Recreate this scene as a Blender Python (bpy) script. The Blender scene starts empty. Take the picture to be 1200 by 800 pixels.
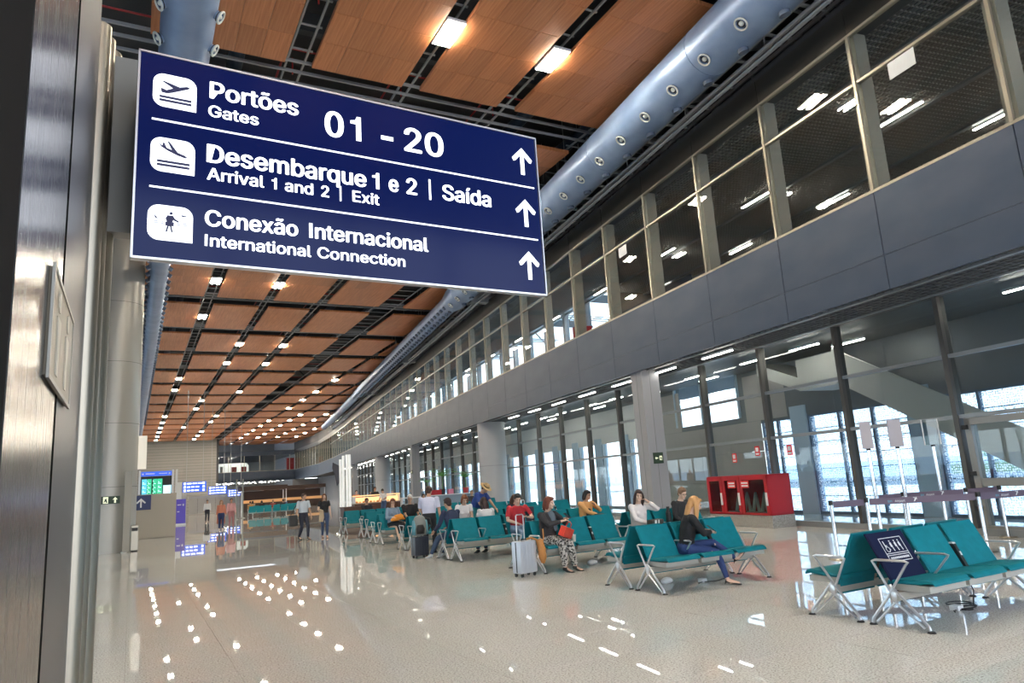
import bpy, bmesh, math, random
from mathutils import Vector, Matrix, Euler, noise
random.seed(7)
C = bpy.context.scene.collection
sc = bpy.context.scene
PI = math.pi

# ---------------------------------------------------------------- camera
cam_d = bpy.data.cameras.new('camera'); cam = bpy.data.objects.new('camera', cam_d); C.objects.link(cam)
cam_d.sensor_width = 36.0; cam_d.lens = 828.5 * 36 / 1200; cam_d.clip_start = .05; cam_d.clip_end = 2000
_r = Vector((0.883377, -0.46442685, -0.06287113)); _u = Vector((-0.03521467, -0.19954644, 0.9792554)); _f = Vector((0.46733821, 0.86283771, 0.19262937))
M = Matrix((( _r.x, _u.x, -_f.x, 0), (_r.y, _u.y, -_f.y, 0), (_r.z, _u.z, -_f.z, 1.7), (0, 0, 0, 1)))
cam.matrix_world = M
sc.camera = cam
# ---------------------------------------------------------------- sky and exposure
w = bpy.data.worlds.new('sky'); sc.world = w; w.use_nodes = True
nt = w.node_tree; nt.nodes.clear()
bg = nt.nodes.new('ShaderNodeBackground'); out = nt.nodes.new('ShaderNodeOutputWorld')
tc = nt.nodes.new('ShaderNodeTexCoord'); sp = nt.nodes.new('ShaderNodeSeparateXYZ'); cr = nt.nodes.new('ShaderNodeValToRGB')
cr.color_ramp.elements[0].position = 0.0; cr.color_ramp.elements[0].color = (.92, .96, 1, 1)
cr.color_ramp.elements[1].position = .7; cr.color_ramp.elements[1].color = (.50, .70, 1, 1)
nt.links.new(tc.outputs['Generated'], sp.inputs[0]); nt.links.new(sp.outputs['Z'], cr.inputs[0]); nt.links.new(cr.outputs[0], bg.inputs[0]); nt.links.new(bg.outputs[0], out.inputs[0])
bg.inputs[1].default_value = 3.6
sc.view_settings.view_transform = 'Standard'; sc.view_settings.look = 'None'; sc.view_settings.gamma = 1; sc.view_settings.use_curve_mapping = False
sc.view_settings.exposure = 0.56
sc.cycles.max_bounces = 10; sc.cycles.diffuse_bounces = 5; sc.cycles.glossy_bounces = 5; sc.cycles.transparent_max_bounces = 24
sc.cycles.caustics_reflective = False; sc.cycles.caustics_refractive = False
sc.cycles.sample_clamp_indirect = 8

# ---------------------------------------------------------------- materials
MATS = {}
def mat(name, col, rough=.5, metal=0, emis=None, es=0, spec=.5, **k):
    if name in MATS: return MATS[name]
    m = bpy.data.materials.new(name); m.use_nodes = True; b = m.node_tree.nodes['Principled BSDF']
    b.inputs['Base Color'].default_value = (*col, 1); b.inputs['Roughness'].default_value = rough; b.inputs['Metallic'].default_value = metal
    b.inputs['Specular IOR Level'].default_value = spec
    if emis: b.inputs['Emission Color'].default_value = (*emis, 1); b.inputs['Emission Strength'].default_value = es
    if k.get('coat'): b.inputs['Coat Weight'].default_value = k['coat']
    MATS[name] = m; return m
def nd(m, t, **kw):
    n = m.node_tree.nodes.new(t)
    for k, v in kw.items(): setattr(n, k, v)
    return n
def lk(m, a, b): m.node_tree.links.new(a, b)
def bsdf(m): return m.node_tree.nodes['Principled BSDF']
def noisy(m, c1, c2, scale=(1, 1, 1), detail=3, ns=5., bump=0, p0=.35, p1=.65, coord='Object', tex='noise', rough=None):
    t = nd(m, 'ShaderNodeTexCoord'); mp = nd(m, 'ShaderNodeMapping'); mp.inputs['Scale'].default_value = scale
    n = nd(m, 'ShaderNodeTexNoise' if tex == 'noise' else 'ShaderNodeTexVoronoi'); n.inputs['Scale'].default_value = ns
    if tex == 'noise': n.inputs['Detail'].default_value = detail
    r = nd(m, 'ShaderNodeValToRGB'); r.color_ramp.elements[0].position = p0; r.color_ramp.elements[1].position = p1
    r.color_ramp.elements[0].color = (*c1, 1); r.color_ramp.elements[1].color = (*c2, 1)
    lk(m, t.outputs[coord], mp.inputs[0]); lk(m, mp.outputs[0], n.inputs['Vector']); lk(m, n.outputs[0], r.inputs[0]); lk(m, r.outputs[0], bsdf(m).inputs['Base Color'])
    if bump:
        bn = nd(m, 'ShaderNodeBump'); bn.inputs['Strength'].default_value = bump; bn.inputs['Distance'].default_value = .01
        lk(m, n.outputs[0], bn.inputs['Height']); lk(m, bn.outputs[0], bsdf(m).inputs['Normal'])
    return r
granite = mat('polished granite', (.5, .46, .4), .018, spec=.55)
def mk_granite(m):
    t = nd(m, 'ShaderNodeTexCoord')
    v = nd(m, 'ShaderNodeTexNoise'); v.inputs['Scale'].default_value = 55; v.inputs['Detail'].default_value = 4; v.inputs['Roughness'].default_value = .75
    r = nd(m, 'ShaderNodeValToRGB'); e = r.color_ramp.elements
    e[0].position = .36; e[0].color = (.22, .20, .17, 1); e[1].position = .60; e[1].color = (.86, .85, .81, 1)
    x = e.new(.46); x.color = (.68, .66, .61, 1)
    v2 = nd(m, 'ShaderNodeTexNoise'); v2.inputs['Scale'].default_value = .8
    mx = nd(m, 'ShaderNodeMix', data_type='RGBA', blend_type='MULTIPLY'); mx.inputs['Factor'].default_value = .08
    lk(m, t.outputs['Object'], v.inputs[0]); lk(m, t.outputs['Object'], v2.inputs[0]); lk(m, v.outputs[0], r.inputs[0])
    lk(m, r.outputs[0], mx.inputs['A']); lk(m, v2.outputs[1], mx.inputs['B']); lk(m, mx.outputs['Result'], bsdf(m).inputs['Base Color'])
mk_granite(granite)
joint = mat('floor joint', (.16, .14, .12), .6)
wood = mat('wood veneer', (.6, .25, .1), .42)
noisy(wood, (.42, .14, .048), (.60, .24, .10), scale=(9, .35, 1), ns=2.2, detail=6, p0=.3, p1=.72)
def wood_rand(m):
    # board to board tone
    oi = nd(m, 'ShaderNodeObjectInfo'); hs = nd(m, 'ShaderNodeHueSaturation'); mr = nd(m, 'ShaderNodeMapRange')
    mr.inputs['To Min'].default_value = .88; mr.inputs['To Max'].default_value = 1.1
    src = bsdf(m).inputs['Base Color'].links[0].from_socket
    lk(m, oi.outputs['Random'], mr.inputs['Value']); lk(m, mr.outputs[0], hs.inputs['Value']); lk(m, src, hs.inputs['Color']); lk(m, hs.outputs[0], bsdf(m).inputs['Base Color'])
wood_rand(wood)
dark = mat('dark void steel', (.055, .055, .058), .7)
galv = mat('galvanised steel', (.36, .37, .38), .5, .3)
pipe_red = mat('red sprinkler pipe', (.35, .02, .02), .45)
duct = mat('blue grey duct', (.20, .29, .46), .38, .25)
noisy(duct, (.18, .26, .42), (.24, .33, .50), ns=1.2)
white_rub = mat('nozzle ring white', (.62, .64, .6), .5)
black = mat('black rubber', (.012, .012, .012), .5)
fascia = mat('blue grey aluminium panel', (.12, .13, .15), .42, .3)
noisy(fascia, (.048, .070, .110), (.068, .088, .128), ns=.6, scale=(1, 1, 2))
header = mat('bronze grey aluminium panel', (.060, .054, .046), .4, .5)
alu_l = mat('champagne anodised frame', (.42, .38, .30), .35, .7)
alu_d = mat('dark bronze mullion', (.11, .10, .09), .4, .5)
alu_t = mat('grey transom', (.30, .31, .31), .4, .5)
colm = mat('grey clad column', (.30, .30, .31), .45)
colw = mat('pale grey round column', (.42, .42, .43), .4)
outerw = mat('outer wall cladding', (.19, .20, .21), .45, .2); outer_midlit = mat('outer cladding half lit tone', (.44, .40, .37), .45); outer_lit = mat('outer cladding lit tone', (.82, .80, .77), .5)  # same cladding in three tones: near shade and far light painted into the colour
pillar_b = mat('pale blue pillar', (.50, .62, .74), .5)
grid_m = mat('metal grille', (.34, .32, .29), .5, .2)
steel = mat('brushed stainless steel', (.165, .16, .155), .22, 1)
def mk_steel(m):
    t = nd(m, 'ShaderNodeTexCoord'); mp = nd(m, 'ShaderNodeMapping'); mp.inputs['Scale'].default_value = (30, 30, .6)
    n = nd(m, 'ShaderNodeTexNoise'); n.inputs['Scale'].default_value = 6; n.inputs['Detail'].default_value = 4
    mr = nd(m, 'ShaderNodeMapRange'); mr.inputs['To Min'].default_value = .16; mr.inputs['To Max'].default_value = .34
    lk(m, t.outputs['Object'], mp.inputs[0]); lk(m, mp.outputs[0], n.inputs[0]); lk(m, n.outputs[0], mr.inputs[0]); lk(m, mr.outputs[0], bsdf(m).inputs['Roughness'])
mk_steel(steel)
steel_s = mat('satin steel post', (.30, .27, .22), .36, 1)
steel_d = mat('smooth grey steel panel', (.15, .15, .155), .4, .9)
chrome = mat('silver painted tube', (.62, .63, .65), .28, .6)
chrome2 = mat('polished steel post', (.72, .73, .75), .15, 1)
pan = mat('grey beige seat pan', (.42, .41, .37), .5, .2)
teal = mat('teal upholstery', (.0, .20, .235), .6, spec=.25)
noisy(teal, (.0, .155, .195), (.0, .18, .225), ns=9)
teal_b = mat('bright teal upholstery', (.0, .30, .36), .5)
navyf = mat('navy upholstery', (.004, .008, .038), .7, spec=.2)
sign_blue = mat('backlit navy sign face', (.002, .004, .03), .12, emis=(.003, .010, .080), es=.5, spec=.12)
sign_w = mat('backlit white lettering', (.8, .8, .8), .4, emis=(.86, .91, 1), es=1.1)
sign_frame = mat('sign frame aluminium', (.6, .6, .62), .3, .8)
beige = mat('beige laminate', (.38, .33, .26), .4)
lampm = mat('ceiling lamp tube', (1, 1, 1), .5, emis=(1, .92, .76), es=210)
lampg = mat('cool white lamp', (1, 1, 1), .5, emis=(1, .95, .86), es=14)
lamp_body = mat('lamp housing white', (.7, .7, .7), .5)
redp = mat('red painted steel', (.42, .008, .015), .4)
concrete = mat('granite plinth', (.33, .32, .30), .5)
noisy(concrete, (.25, .24, .22), (.40, .39, .36), ns=30, coord='Object')
white = mat('white paint', (.75, .75, .75), .5)
grn = mat('exit sign green', (.02, .045, .02), .5)
exw = mat('exit sign cream', (.7, .7, .5), .5, emis=(.8, .85, .6), es=.5)
belt = mat('grey purple belt', (.13, .10, .15), .6)
beltx = mat('belt print white', (.75, .78, .8), .6)
beltc = mat('belt print cyan', (.1, .45, .6), .6)
blue_s = mat('blue lit sign', (.01, .04, .25), .4, emis=(.02, .08, .5), es=1.2)
purple = mat('violet banner', (.06, .04, .25), .5, emis=(.08, .06, .4), es=.3)
scr_g = mat('green flight screen', (.0, .1, .06), .3, emis=(.02, .5, .25), es=.9)
scr_b = mat('cyan flight screen', (.0, .1, .1), .3, emis=(.1, .55, .8), es=.9)
scr_w = mat('pale screen', (.3, .5, .6), .3, emis=(.5, .85, 1), es=1)
warm = mat('warm lit counter', (.6, .35, .15), .5, emis=(1, .6, .3), es=.9)
brown = mat('brown counter', (.09, .035, .02), .5)
leafm = mat('palm leaf', (.08, .28, .04), .5)
grass = mat('grass', (.13, .17, .06), .9); noisy(grass, (.22, .30, .10), (.42, .42, .22), ns=.05)
tarmac = mat('tarmac', (.72, .73, .74), .9)
treem = mat('tree line foliage', (.06, .10, .05), .9); noisy(treem, (.09, .15, .06), (.20, .27, .13), ns=.3)

def mk_glass(name, tint, refl=1.0, frit=None, base=.0):
    m = bpy.data.materials.new(name); m.use_nodes = True; n = m.node_tree.nodes; n.clear()
    o = n.new('ShaderNodeOutputMaterial'); tr = n.new('ShaderNodeBsdfTransparent'); gl = n.new('ShaderNodeBsdfGlossy'); mx = n.new('ShaderNodeMixShader'); fr = n.new('ShaderNodeMath'); lw = n.new('ShaderNodeLayerWeight'); lw.inputs[0].default_value = .5; pw = n.new('ShaderNodeMath'); pw.operation = 'POWER'; pw.inputs[1].default_value = 4.5; fr.operation = 'MULTIPLY_ADD'; fr.inputs[1].default_value = .6; fr.inputs[2].default_value = .035; m.node_tree.links.new(lw.outputs['Facing'], pw.inputs[0]); m.node_tree.links.new(pw.outputs[0], fr.inputs[0])
    tr.inputs[0].default_value = (*tint, 1); gl.inputs['Roughness'].default_value = .0; gl.inputs[0].default_value = (refl, refl, refl, 1)
    m.node_tree.links.new(fr.outputs[0], mx.inputs[0]); m.node_tree.links.new(tr.outputs[0], mx.inputs[1]); m.node_tree.links.new(gl.outputs[0], mx.inputs[2])
    last = mx
    if frit:
        tcn = n.new('ShaderNodeTexCoord'); vo = n.new('ShaderNodeTexVoronoi'); vo.inputs['Scale'].default_value = frit; vo.inputs['Randomness'].default_value = .45
        gt = n.new('ShaderNodeMath'); gt.operation = 'LESS_THAN'; gt.inputs[1].default_value = .40
        tl = n.new('ShaderNodeBsdfTranslucent'); tl.inputs[0].default_value = (.95, .97, 1, 1); df = n.new('ShaderNodeBsdfDiffuse'); df.inputs[0].default_value = (.7, .75, .8, 1)
        m2 = n.new('ShaderNodeMixShader'); m2.inputs[0].default_value = .2; m3 = n.new('ShaderNodeMixShader')
        L = m.node_tree.links.new
        L(tcn.outputs['Object'], vo.inputs['Vector']); L(vo.outputs['Distance'], gt.inputs[0]); L(tl.outputs[0], m2.inputs[1]); L(df.outputs[0], m2.inputs[2])
        L(gt.outputs[0], m3.inputs[0]); L(mx.outputs[0], m3.inputs[1]); L(m2.outputs[0], m3.inputs[2]); last = m3
    m.node_tree.links.new(last.outputs[0], o.inputs[0]); return m
glass_u = mk_glass('gallery glass', (.86, .88, .87), .6)
glass_l = mk_glass('lower hall glass', (.84, .88, .88), .9)
glass_o = mk_glass('outer facade glass', (.85, .92, .95), .8)
glass_f = mk_glass('fritted outer glass', (.72, .84, .95), .8, frit=16.)
glass_s = mk_glass('cabinet glass', (.8, .85, .85), 1)

# ---------------------------------------------------------------- mesh helpers
class MB:
    def __init__(s): s.v = []; s.f = []
    def add(s, vs, fs):
        o = len(s.v); s.v += [tuple(v) for v in vs]; s.f += [tuple(i + o for i in f) for f in fs]; return s
    def box(s, x0, x1, y0, y1, z0, z1):
        return s.add([(x0, y0, z0), (x1, y0, z0), (x1, y1, z0), (x0, y1, z0), (x0, y0, z1), (x1, y0, z1), (x1, y1, z1), (x0, y1, z1)],
                     [(3, 2, 1, 0), (4, 5, 6, 7), (0, 1, 5, 4), (1, 2, 6, 5), (2, 3, 7, 6), (3, 0, 4, 7)])
    def bbox(s, x0, x1, y0, y1, z0, z1, b):      # box with chamfered edges
        bm = bmesh.new(); bmesh.ops.create_cube(bm, size=1)
        for v in bm.verts: v.co = Vector(((x0 + x1) / 2 + v.co.x * (x1 - x0), (y0 + y1) / 2 + v.co.y * (y1 - y0), (z0 + z1) / 2 + v.co.z * (z1 - z0)))
        bmesh.ops.bevel(bm, geom=bm.edges[:], offset=b, segments=2, affect='EDGES', profile=.7)
        bm.verts.ensure_lookup_table(); s.add([v.co for v in bm.verts], [[v.index for v in f.verts] for f in bm.faces]); bm.free(); return s
    def tube(s, p0, p1, r, n=10, r1=None, cap=True):
        p0, p1 = Vector(p0), Vector(p1); r1 = r if r1 is None else r1
        a = (p1 - p0); a = a.normalized() if a.length > 1e-9 else Vector((0, 0, 1))
        u = a.orthogonal().normalized(); v = a.cross(u)
        vs = [p + (u * math.cos(2 * PI * i / n) + v * math.sin(2 * PI * i / n)) * q for p, q in ((p0, r), (p1, r1)) for i in range(n)]
        fs = [(i, (i + 1) % n, n + (i + 1) % n, n + i) for i in range(n)]
        if cap: fs += [tuple(range(n))[::-1], tuple(range(n, 2 * n))]
        return s.add(vs, fs)
    def path(s, pts, r, n=8, closed=False):      # swept round tube through points
        pts = [Vector(p) for p in pts]; N = len(pts); rings = []; up = None
        for i, p in enumerate(pts):
            a = pts[(i + 1) % N] if (closed or i < N - 1) else p; b = pts[i - 1] if (closed or i > 0) else p
            t = (a - b).normalized()
            u = (up - t * up.dot(t)) if up is not None else t.orthogonal()
            if u.length < 1e-5: u = t.orthogonal()
            u.normalize(); up = u; v = t.cross(u)
            rings.append([p + (u * math.cos(2 * PI * k / n) + v * math.sin(2 * PI * k / n)) * r for k in range(n)])
        vs = [x for q in rings for x in q]; fs = []
        for i in range(N if closed else N - 1):
            j = (i + 1) % N
            fs += [(i * n + k, i * n + (k + 1) % n, j * n + (k + 1) % n, j * n + k) for k in range(n)]
        if not closed: fs += [tuple(range(n))[::-1], tuple(range((N - 1) * n, N * n))]
        return s.add(vs, fs)
    def loft(s, rings, n=14, side=(1, 0, 0), cap=True):   # rings: (center, r_side, r_other)
        side = Vector(side); P = [Vector(r[0]) for r in rings]; vs = []
        for i, rg in enumerate(rings):
            a = (P[min(i + 1, len(P) - 1)] - P[max(i - 1, 0)]); a = a.normalized() if a.length > 1e-9 else Vector((0, 0, 1))
            u = side - a * side.dot(a)
            if u.length < 1e-4: u = a.orthogonal()
            u.normalize(); v = a.cross(u); ry = rg[2] if len(rg) > 2 else rg[1]
            vs += [P[i] + u * math.cos(2 * PI * k / n) * rg[1] + v * math.sin(2 * PI * k / n) * ry for k in range(n)]
        fs = [(i * n + k, i * n + (k + 1) % n, (i + 1) * n + (k + 1) % n, (i + 1) * n + k) for i in range(len(rings) - 1) for k in range(n)]
        if cap: fs += [tuple(range(n))[::-1], tuple(range((len(rings) - 1) * n, len(rings) * n))]
        return s.add(vs, fs)
    def ball(s, c, r, m=None, nu=12, nv=8):
        r = Vector(r if hasattr(r, '__len__') else (r, r, r)); c = Vector(c); vs = []
        for j in range(1, nv):
            for i in range(nu):
                t = PI * j / nv; p = 2 * PI * i / nu
                q = Vector((math.sin(t) * math.cos(p) * r.x, math.sin(t) * math.sin(p) * r.y, math.cos(t) * r.z)); vs.append(c + (m @ q if m else q))
        a, b = Vector((0, 0, r.z)), Vector((0, 0, -r.z)); vs += [c + (m @ a if m else a), c + (m @ b if m else b)]
        fs = [(j * nu + i, (j + 1) * nu + i, (j + 1) * nu + (i + 1) % nu, j * nu + (i + 1) % nu) for j in range(nv - 2) for i in range(nu)]
        T = (nv - 1) * nu; fs += [(T, i, (i + 1) % nu) for i in range(nu)] + [(T + 1, (nv - 2) * nu + (i + 1) % nu, (nv - 2) * nu + i) for i in range(nu)]
        return s.add(vs, fs)
    def prism(s, poly, h0, h1, fn):              # 2D polygon extruded, fn(a,b,h)->xyz
        n = len(poly); vs = [fn(a, b, h0) for a, b in poly] + [fn(a, b, h1) for a, b in poly]
        return s.add(vs, [tuple(range(n))[::-1], tuple(range(n, 2 * n))] + [(i, (i + 1) % n, n + (i + 1) % n, n + i) for i in range(n)])
    def mesh(s, name, m=None, smooth=False):
        me = bpy.data.meshes.new(name); me.from_pydata(s.v, [], s.f); me.validate()
        bm = bmesh.new(); bm.from_mesh(me); bmesh.ops.recalc_face_normals(bm, faces=bm.faces); bm.to_mesh(me); bm.free()
        if m: me.materials.append(m)
        if smooth:
            me.polygons.foreach_set('use_smooth', [True] * len(me.polygons))
            if smooth != 'all':
                me.set_sharp_from_angle(angle=math.radians(38))
        return me
    def build(s, name, m=None, parent=None, loc=(0, 0, 0), rz=0, smooth=False):
        return link(name, s.mesh(name, m, smooth), parent, loc, rz)
def link(name, me, parent=None, loc=(0, 0, 0), rz=0):
    o = bpy.data.objects.new(name, me); C.objects.link(o); o.location = loc
    if rz: o.rotation_euler = (0, 0, rz)
    if parent is not None: o.parent = parent
    return o
def tag(o, label=None, cat=None, group=None, kind=None):
    if label: o['label'] = label
    if cat: o['category'] = cat
    if group: o['group'] = group
    if kind: o['kind'] = kind
    return o
def empty(name, loc=(0, 0, 0), rz=0):
    o = bpy.data.objects.new(name, None); C.objects.link(o); o.location = loc; o.rotation_euler = (0, 0, rz); return o
KIDS = {}
def copy_tree(o, parent=None):
    c = o.copy(); C.objects.link(c); c.parent = parent
    for ch in [x for x in KIDS_of(o)]: copy_tree(ch, c)
    return c
def KIDS_of(o): return [x for x in bpy.data.objects if x.parent == o]
def struct(o): o['kind'] = 'structure'; return o
def stuff(o): o['kind'] = 'stuff'; return o
def beam_seg(mb, p0, p1, w, h):                  # rectangular bar between two points
    p0, p1 = Vector(p0), Vector(p1); a = (p1 - p0).normalized(); u = a.cross(Vector((0, 0, 1)))
    u = u.normalized() if u.length > 1e-4 else Vector((1, 0, 0)); v = u.cross(a)
    vs = [p + u * i * w / 2 + v * j * h / 2 for p in (p0, p1) for i, j in ((-1, -1), (1, -1), (1, 1), (-1, 1))]
    return mb.add(vs, [(3, 2, 1, 0), (4, 5, 6, 7), (0, 1, 5, 4), (1, 2, 6, 5), (2, 3, 7, 6), (3, 0, 4, 7)])
FONT = None
try:
    import os
    _p = os.path.join(bpy.utils.system_resource('DATAFILES'), 'fonts', 'Inter.woff2')
    if os.path.exists(_p): FONT = bpy.data.fonts.load(_p)
except Exception: FONT = None
def text(name, body, size, m, parent, mtx, offset=0., extrude=.002, align='LEFT', width=None):
    cu = bpy.data.curves.new(name, 'FONT'); cu.body = body; cu.size = size; cu.extrude = extrude; cu.align_x = align; cu.resolution_u = 3
    if FONT: cu.font = FONT
    if offset: cu.bevel_depth = offset * size; cu.bevel_resolution = 0
    tmp = bpy.data.objects.new('tmp', cu); C.objects.link(tmp); dg = bpy.context.evaluated_depsgraph_get()
    me = bpy.data.meshes.new_from_object(tmp.evaluated_get(dg)); bpy.data.objects.remove(tmp)
    me.materials.clear(); me.materials.append(m)
    if width:
        xs = [v.co.x for v in me.vertices]; k = width / (max(xs) - min(xs)); x0 = min(xs)
        for v in me.vertices: v.co.x = (v.co.x - x0) * k
    o = link(name, me, parent); o.matrix_local = mtx; return o
YF = Matrix(((1, 0, 0, 0), (0, 0, -1, 0), (0, 1, 0, 0), (0, 0, 0, 1)))   # text standing up, facing -Y

# ---------------------------------------------------------------- wall frame: local x = distance D, local y = run s
WA = math.radians(7.977); RW = -WA
dv = Vector((math.sin(WA), math.cos(WA), 0)); nv = Vector((math.cos(WA), -math.sin(WA), 0))
def WP(s, D, z=0): return dv * s + nv * D + Vector((0, 0, z))
DF, DG, DO = 12.2, 14.06, 17.5
S0, S1 = -3.0, 121.0
ZS, ZT, ZL = 5.05, 7.18, 10.76

# ================================================================ FLOOR
fl = struct(MB().box(-14, 60, -14, 205, -.3, -.02).build('floor', joint))
tile = MB(); tile.bbox(.0015, .9985, .0015, .9985, -.02, 0, .0012) if False else tile.box(.0015, .9985, .0015, .9985, -.02, 0)
tme = tile.mesh('floor_tile', granite)
def inview(x, y):
    q = Vector((x, y, -1.7)); f = q.dot(_f)
    if f <= .3: return False
    px, py = 600 + 828.5 * q.dot(_r) / f, 400 - 828.5 * q.dot(_u) / f
    return -60 < px < 1260 and py < 880
cells = [(math.hypot(i + .5, j + .5), i, j) for i in range(-12, 16) for j in range(-12, 62)]
cells.sort()
near = [(i, j) for d_, i, j in cells if inview(i + .5, j + .5) and i > -1][:300]; ns_ = set(near)
for i, j in near: link('floor_tile', tme, fl, (i, j, 0))
rest = MB()
for d_, i, j in cells:
    if (i, j) not in ns_: rest.box(i + .0015, i + .9985, j + .0015, j + .9985, -.02, 0)
rest.box(-12, 60, 62, 204, -.02, 0)
rest.box(16, 40, -12, 61.998, -.02, 0)
stuff(rest.build('floor_tile_field', granite, fl))

# ================================================================ CEILING
cl = struct(MB().prism([(-14, -14), tuple(WP(-16, 18.4))[:2], tuple(WP(121, 18.4))[:2], (42, 165), (42, 204), (-14, 204)], 16.2, 16.5, lambda a, b, h: (a, b, h)).build('ceiling', dark))
board = MB(); board.box(.004, .636, .004, 1.244, 0, .03)
gx = [(0.0, 3.2), (3.9, 6.45), (7.0, 9.5), (10.15, 13.35), (15.0, 17.85), (18.4, 20.95), (21.5, 24.6), (25.2, 28.2), (28.8, 31.4)]
boards = []
for k in range(-3, 19):
    y1 = 17.6 + 8.17 * k; y0 = y1 - 6.28
    if y1 > 172: break
    for a, b in gx:
        nb = 5 if b - a > 2.7 else 4; wd = (b - a) / nb
        for c in range(nb):
            for r in range(5):
                x, y = a + c * wd, y0 + r * 1.256
                D = nv.dot(Vector((x + wd, y + .6, 0)))
                if D - wd * .5 > 11.1 and not (y > 118 and x < 30.5): continue
                if y > 150 and x < 14: continue
                boards.append((x, y, wd, min(0, 11.1 - D) if y < 118 else 0))
def cin(x, y):
    q = Vector((x, y, 11.3)); f = q.dot(_f)
    if f <= .3: return False
    px, py = 600 + 828.5 * q.dot(_r) / f, 400 - 828.5 * q.dot(_u) / f
    return -30 < px < 1230 and -40 < py
boards.sort(key=lambda t: math.hypot(t[0], t[1]))
bmes = {}
cnt = 0; farb = MB()
for x, y, wd, cut in boards:
    if cin(x + .3, y + .6) and cnt < 300:
        key = round(wd, 3)
        if key not in bmes: bmes[key] = MB().box(.005, wd - .005, .005, 1.251, 0, .12).mesh('wood_board', wood)
        link('wood_board', bmes[key], cl, (x, y, 13.0)); cnt += 1
    else:
        farb.box(x + .003, x + wd - .003, y + .003, y + 1.253, 13.0, 13.12)
stuff(farb.build('wood_board_field', wood, cl))
# carrier rails, beams, ducts and pipes above the boards
vb = MB()
for k in range(40):
    a = WP(3 * k, 11.2, 13.0); b = WP(3 * k, 17.2, 14.8); beam_seg(vb, a, b, .12, .2); beam_seg(vb, WP(3 * k, 12.8, 13.4), WP(3 * k, 12.8, 16.2), .08, .08); beam_seg(vb, WP(3 * k, 14.0, 12.0), WP(3 * k + 1.5, 14.0, 15.6), .08, .08)
stuff(vb.build('roof_bracing', galv, cl))
rails = MB()
for k in range(-3, 19):
    y = 17.6 + 8.17 * k
    for q in (.25, .75, 1.35):
        rails.box(-5.5, 32, y + q, y + q + .06, 13.25, 13.33)
for a, b in [(3.2, 3.9), (6.45, 7.0), (9.5, 10.15), (13.35, 15.0)]:
    rails.box(a + .1, a + .15, -8, 170, 13.3, 13.36); rails.box(b - .15, b - .1, -8, 170, 13.3, 13.36)
    for k in range(0, 60):
        rails.box(a, b, 2 + k * 1.1, 2.05 + k * 1.1, 13.36, 13.40)
stuff(rails.build('carrier_rails', galv, cl))
bmx = MB()
for k in range(-2, 20):
    y = 18.3 + 8.17 * k; bmx.box(-13, 34, y, y + .25, 14.6, 15.2)
    for j in range(16): beam_seg(bmx, (-12 + j * 3, y + .12, 14.7), (-10.5 + j * 3, y + .12, 16.2), .1, .1); beam_seg(bmx, (-10.5 + j * 3, y + .12, 16.2), (-9 + j * 3, y + .12, 14.7), .1, .1)
stuff(bmx.build('roof_trusses', mat('roof truss paint', (.08, .085, .09), .6), cl))
for i, x in enumerate((2.2, 11.6, 14.2)):
    p = MB().tube((x, -10, 14.1), (x, 170, 14.1), .22, 12).build('supply_pipe', mat('dark blue pipe', (.03, .05, .08), .5), cl, smooth=True)
rp = MB()
for k in range(0, 8):
    y = 18.0 + 8.17 * k; rp.tube((-4, y, 13.75), (16, y + .1, 13.75), .03, 6)
for k, x in enumerate((3.55, 6.72, 9.8)):
    for j in range(7): rp.tube((x, 12.0 + 3.2 * j, 13.7), (x, 12.0 + 3.2 * j, 13.2), .02, 6)
    rp.tube((x - .25, -8, 13.7), (x - .25, 60, 13.7), .03, 6)
stuff(rp.build('sprinkler_pipes', pipe_red, cl))
# services between the boards and the gallery wall
sv = MB()
for D, z, r in ((11.45, 11.30, .035), (11.62, 11.62, .05), (11.9, 11.62, .03), (12.05, 11.95, .07), (11.75, 12.1, .04)):
    sv.tube(WP(S0, D, z), WP(118, D, z), r, 8)
stuff(sv.build('conduits', galv, cl, smooth=True))
lad = MB()
for k in range(0, 100):
    a = WP(2 + k * 1.15, 11.75, 12.05); b = WP(2 + k * 1.15, 12.6, 12.05); beam_seg(lad, a, b, .07, .05)
    if k % 3 == 0: lad.tube(WP(2 + k * 1.15, 11.7, 11.6), WP(2 + k * 1.15, 11.7, 16), .02, 5)
beam_seg(lad, WP(0, 11.75, 12.05), WP(118, 11.75, 12.05), .06, .1); beam_seg(lad, WP(0, 12.6, 12.05), WP(118, 12.6, 12.05), .06, .1)
beam_seg(lad, WP(0, 12.0, 11.72), WP(118, 12.0, 11.72), .05, .05)
stuff(lad.build('cable_ladder', galv, cl))

# ================================================================ RIGHT WALL (fascia band, header, gallery)
wr = struct(MB().box(DF + .04, DO + .3, S0, S1, ZS + .25, 6.25).box(DO + .3, DO + 3.8, S0, 31.8, ZS + .25, 6.25).build('wall_right', dark, rz=RW))
pan_s = [10.45 + 2.96 * k for k in range(-5, 38)]
fp = MB().box(0, .05, .008, 2.952, ZS + .72, ZT - .02).mesh('fascia_panel', fascia)
fp2 = MB().box(0, .05, .008, 2.952, ZS, ZS + .712).mesh('fascia_panel', fascia)
hp = MB().box(0, .05, .008, 2.952, ZL + .06, 11.46).mesh('header_panel', header)
for s in pan_s:
    link('fascia_panel', fp, wr, (DF - .01, s, 0)); link('fascia_panel', fp2, wr, (DF - .01, s, 0)); link('header_panel', hp, wr, (DF - .01, s, 0))
MB().box(DF, DF + .3, S0, S1, 11.46, 11.6).build('header_cap', dark, wr)
MB().box(DF + .06, DF + .5, S0, S1, ZL + .1, 11.5).build('header_beam', dark, wr)
MB().box(17.2, 17.4, S0, S1 + 1, 11.6, 16.3).build('void_wall', dark, wr)
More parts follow.
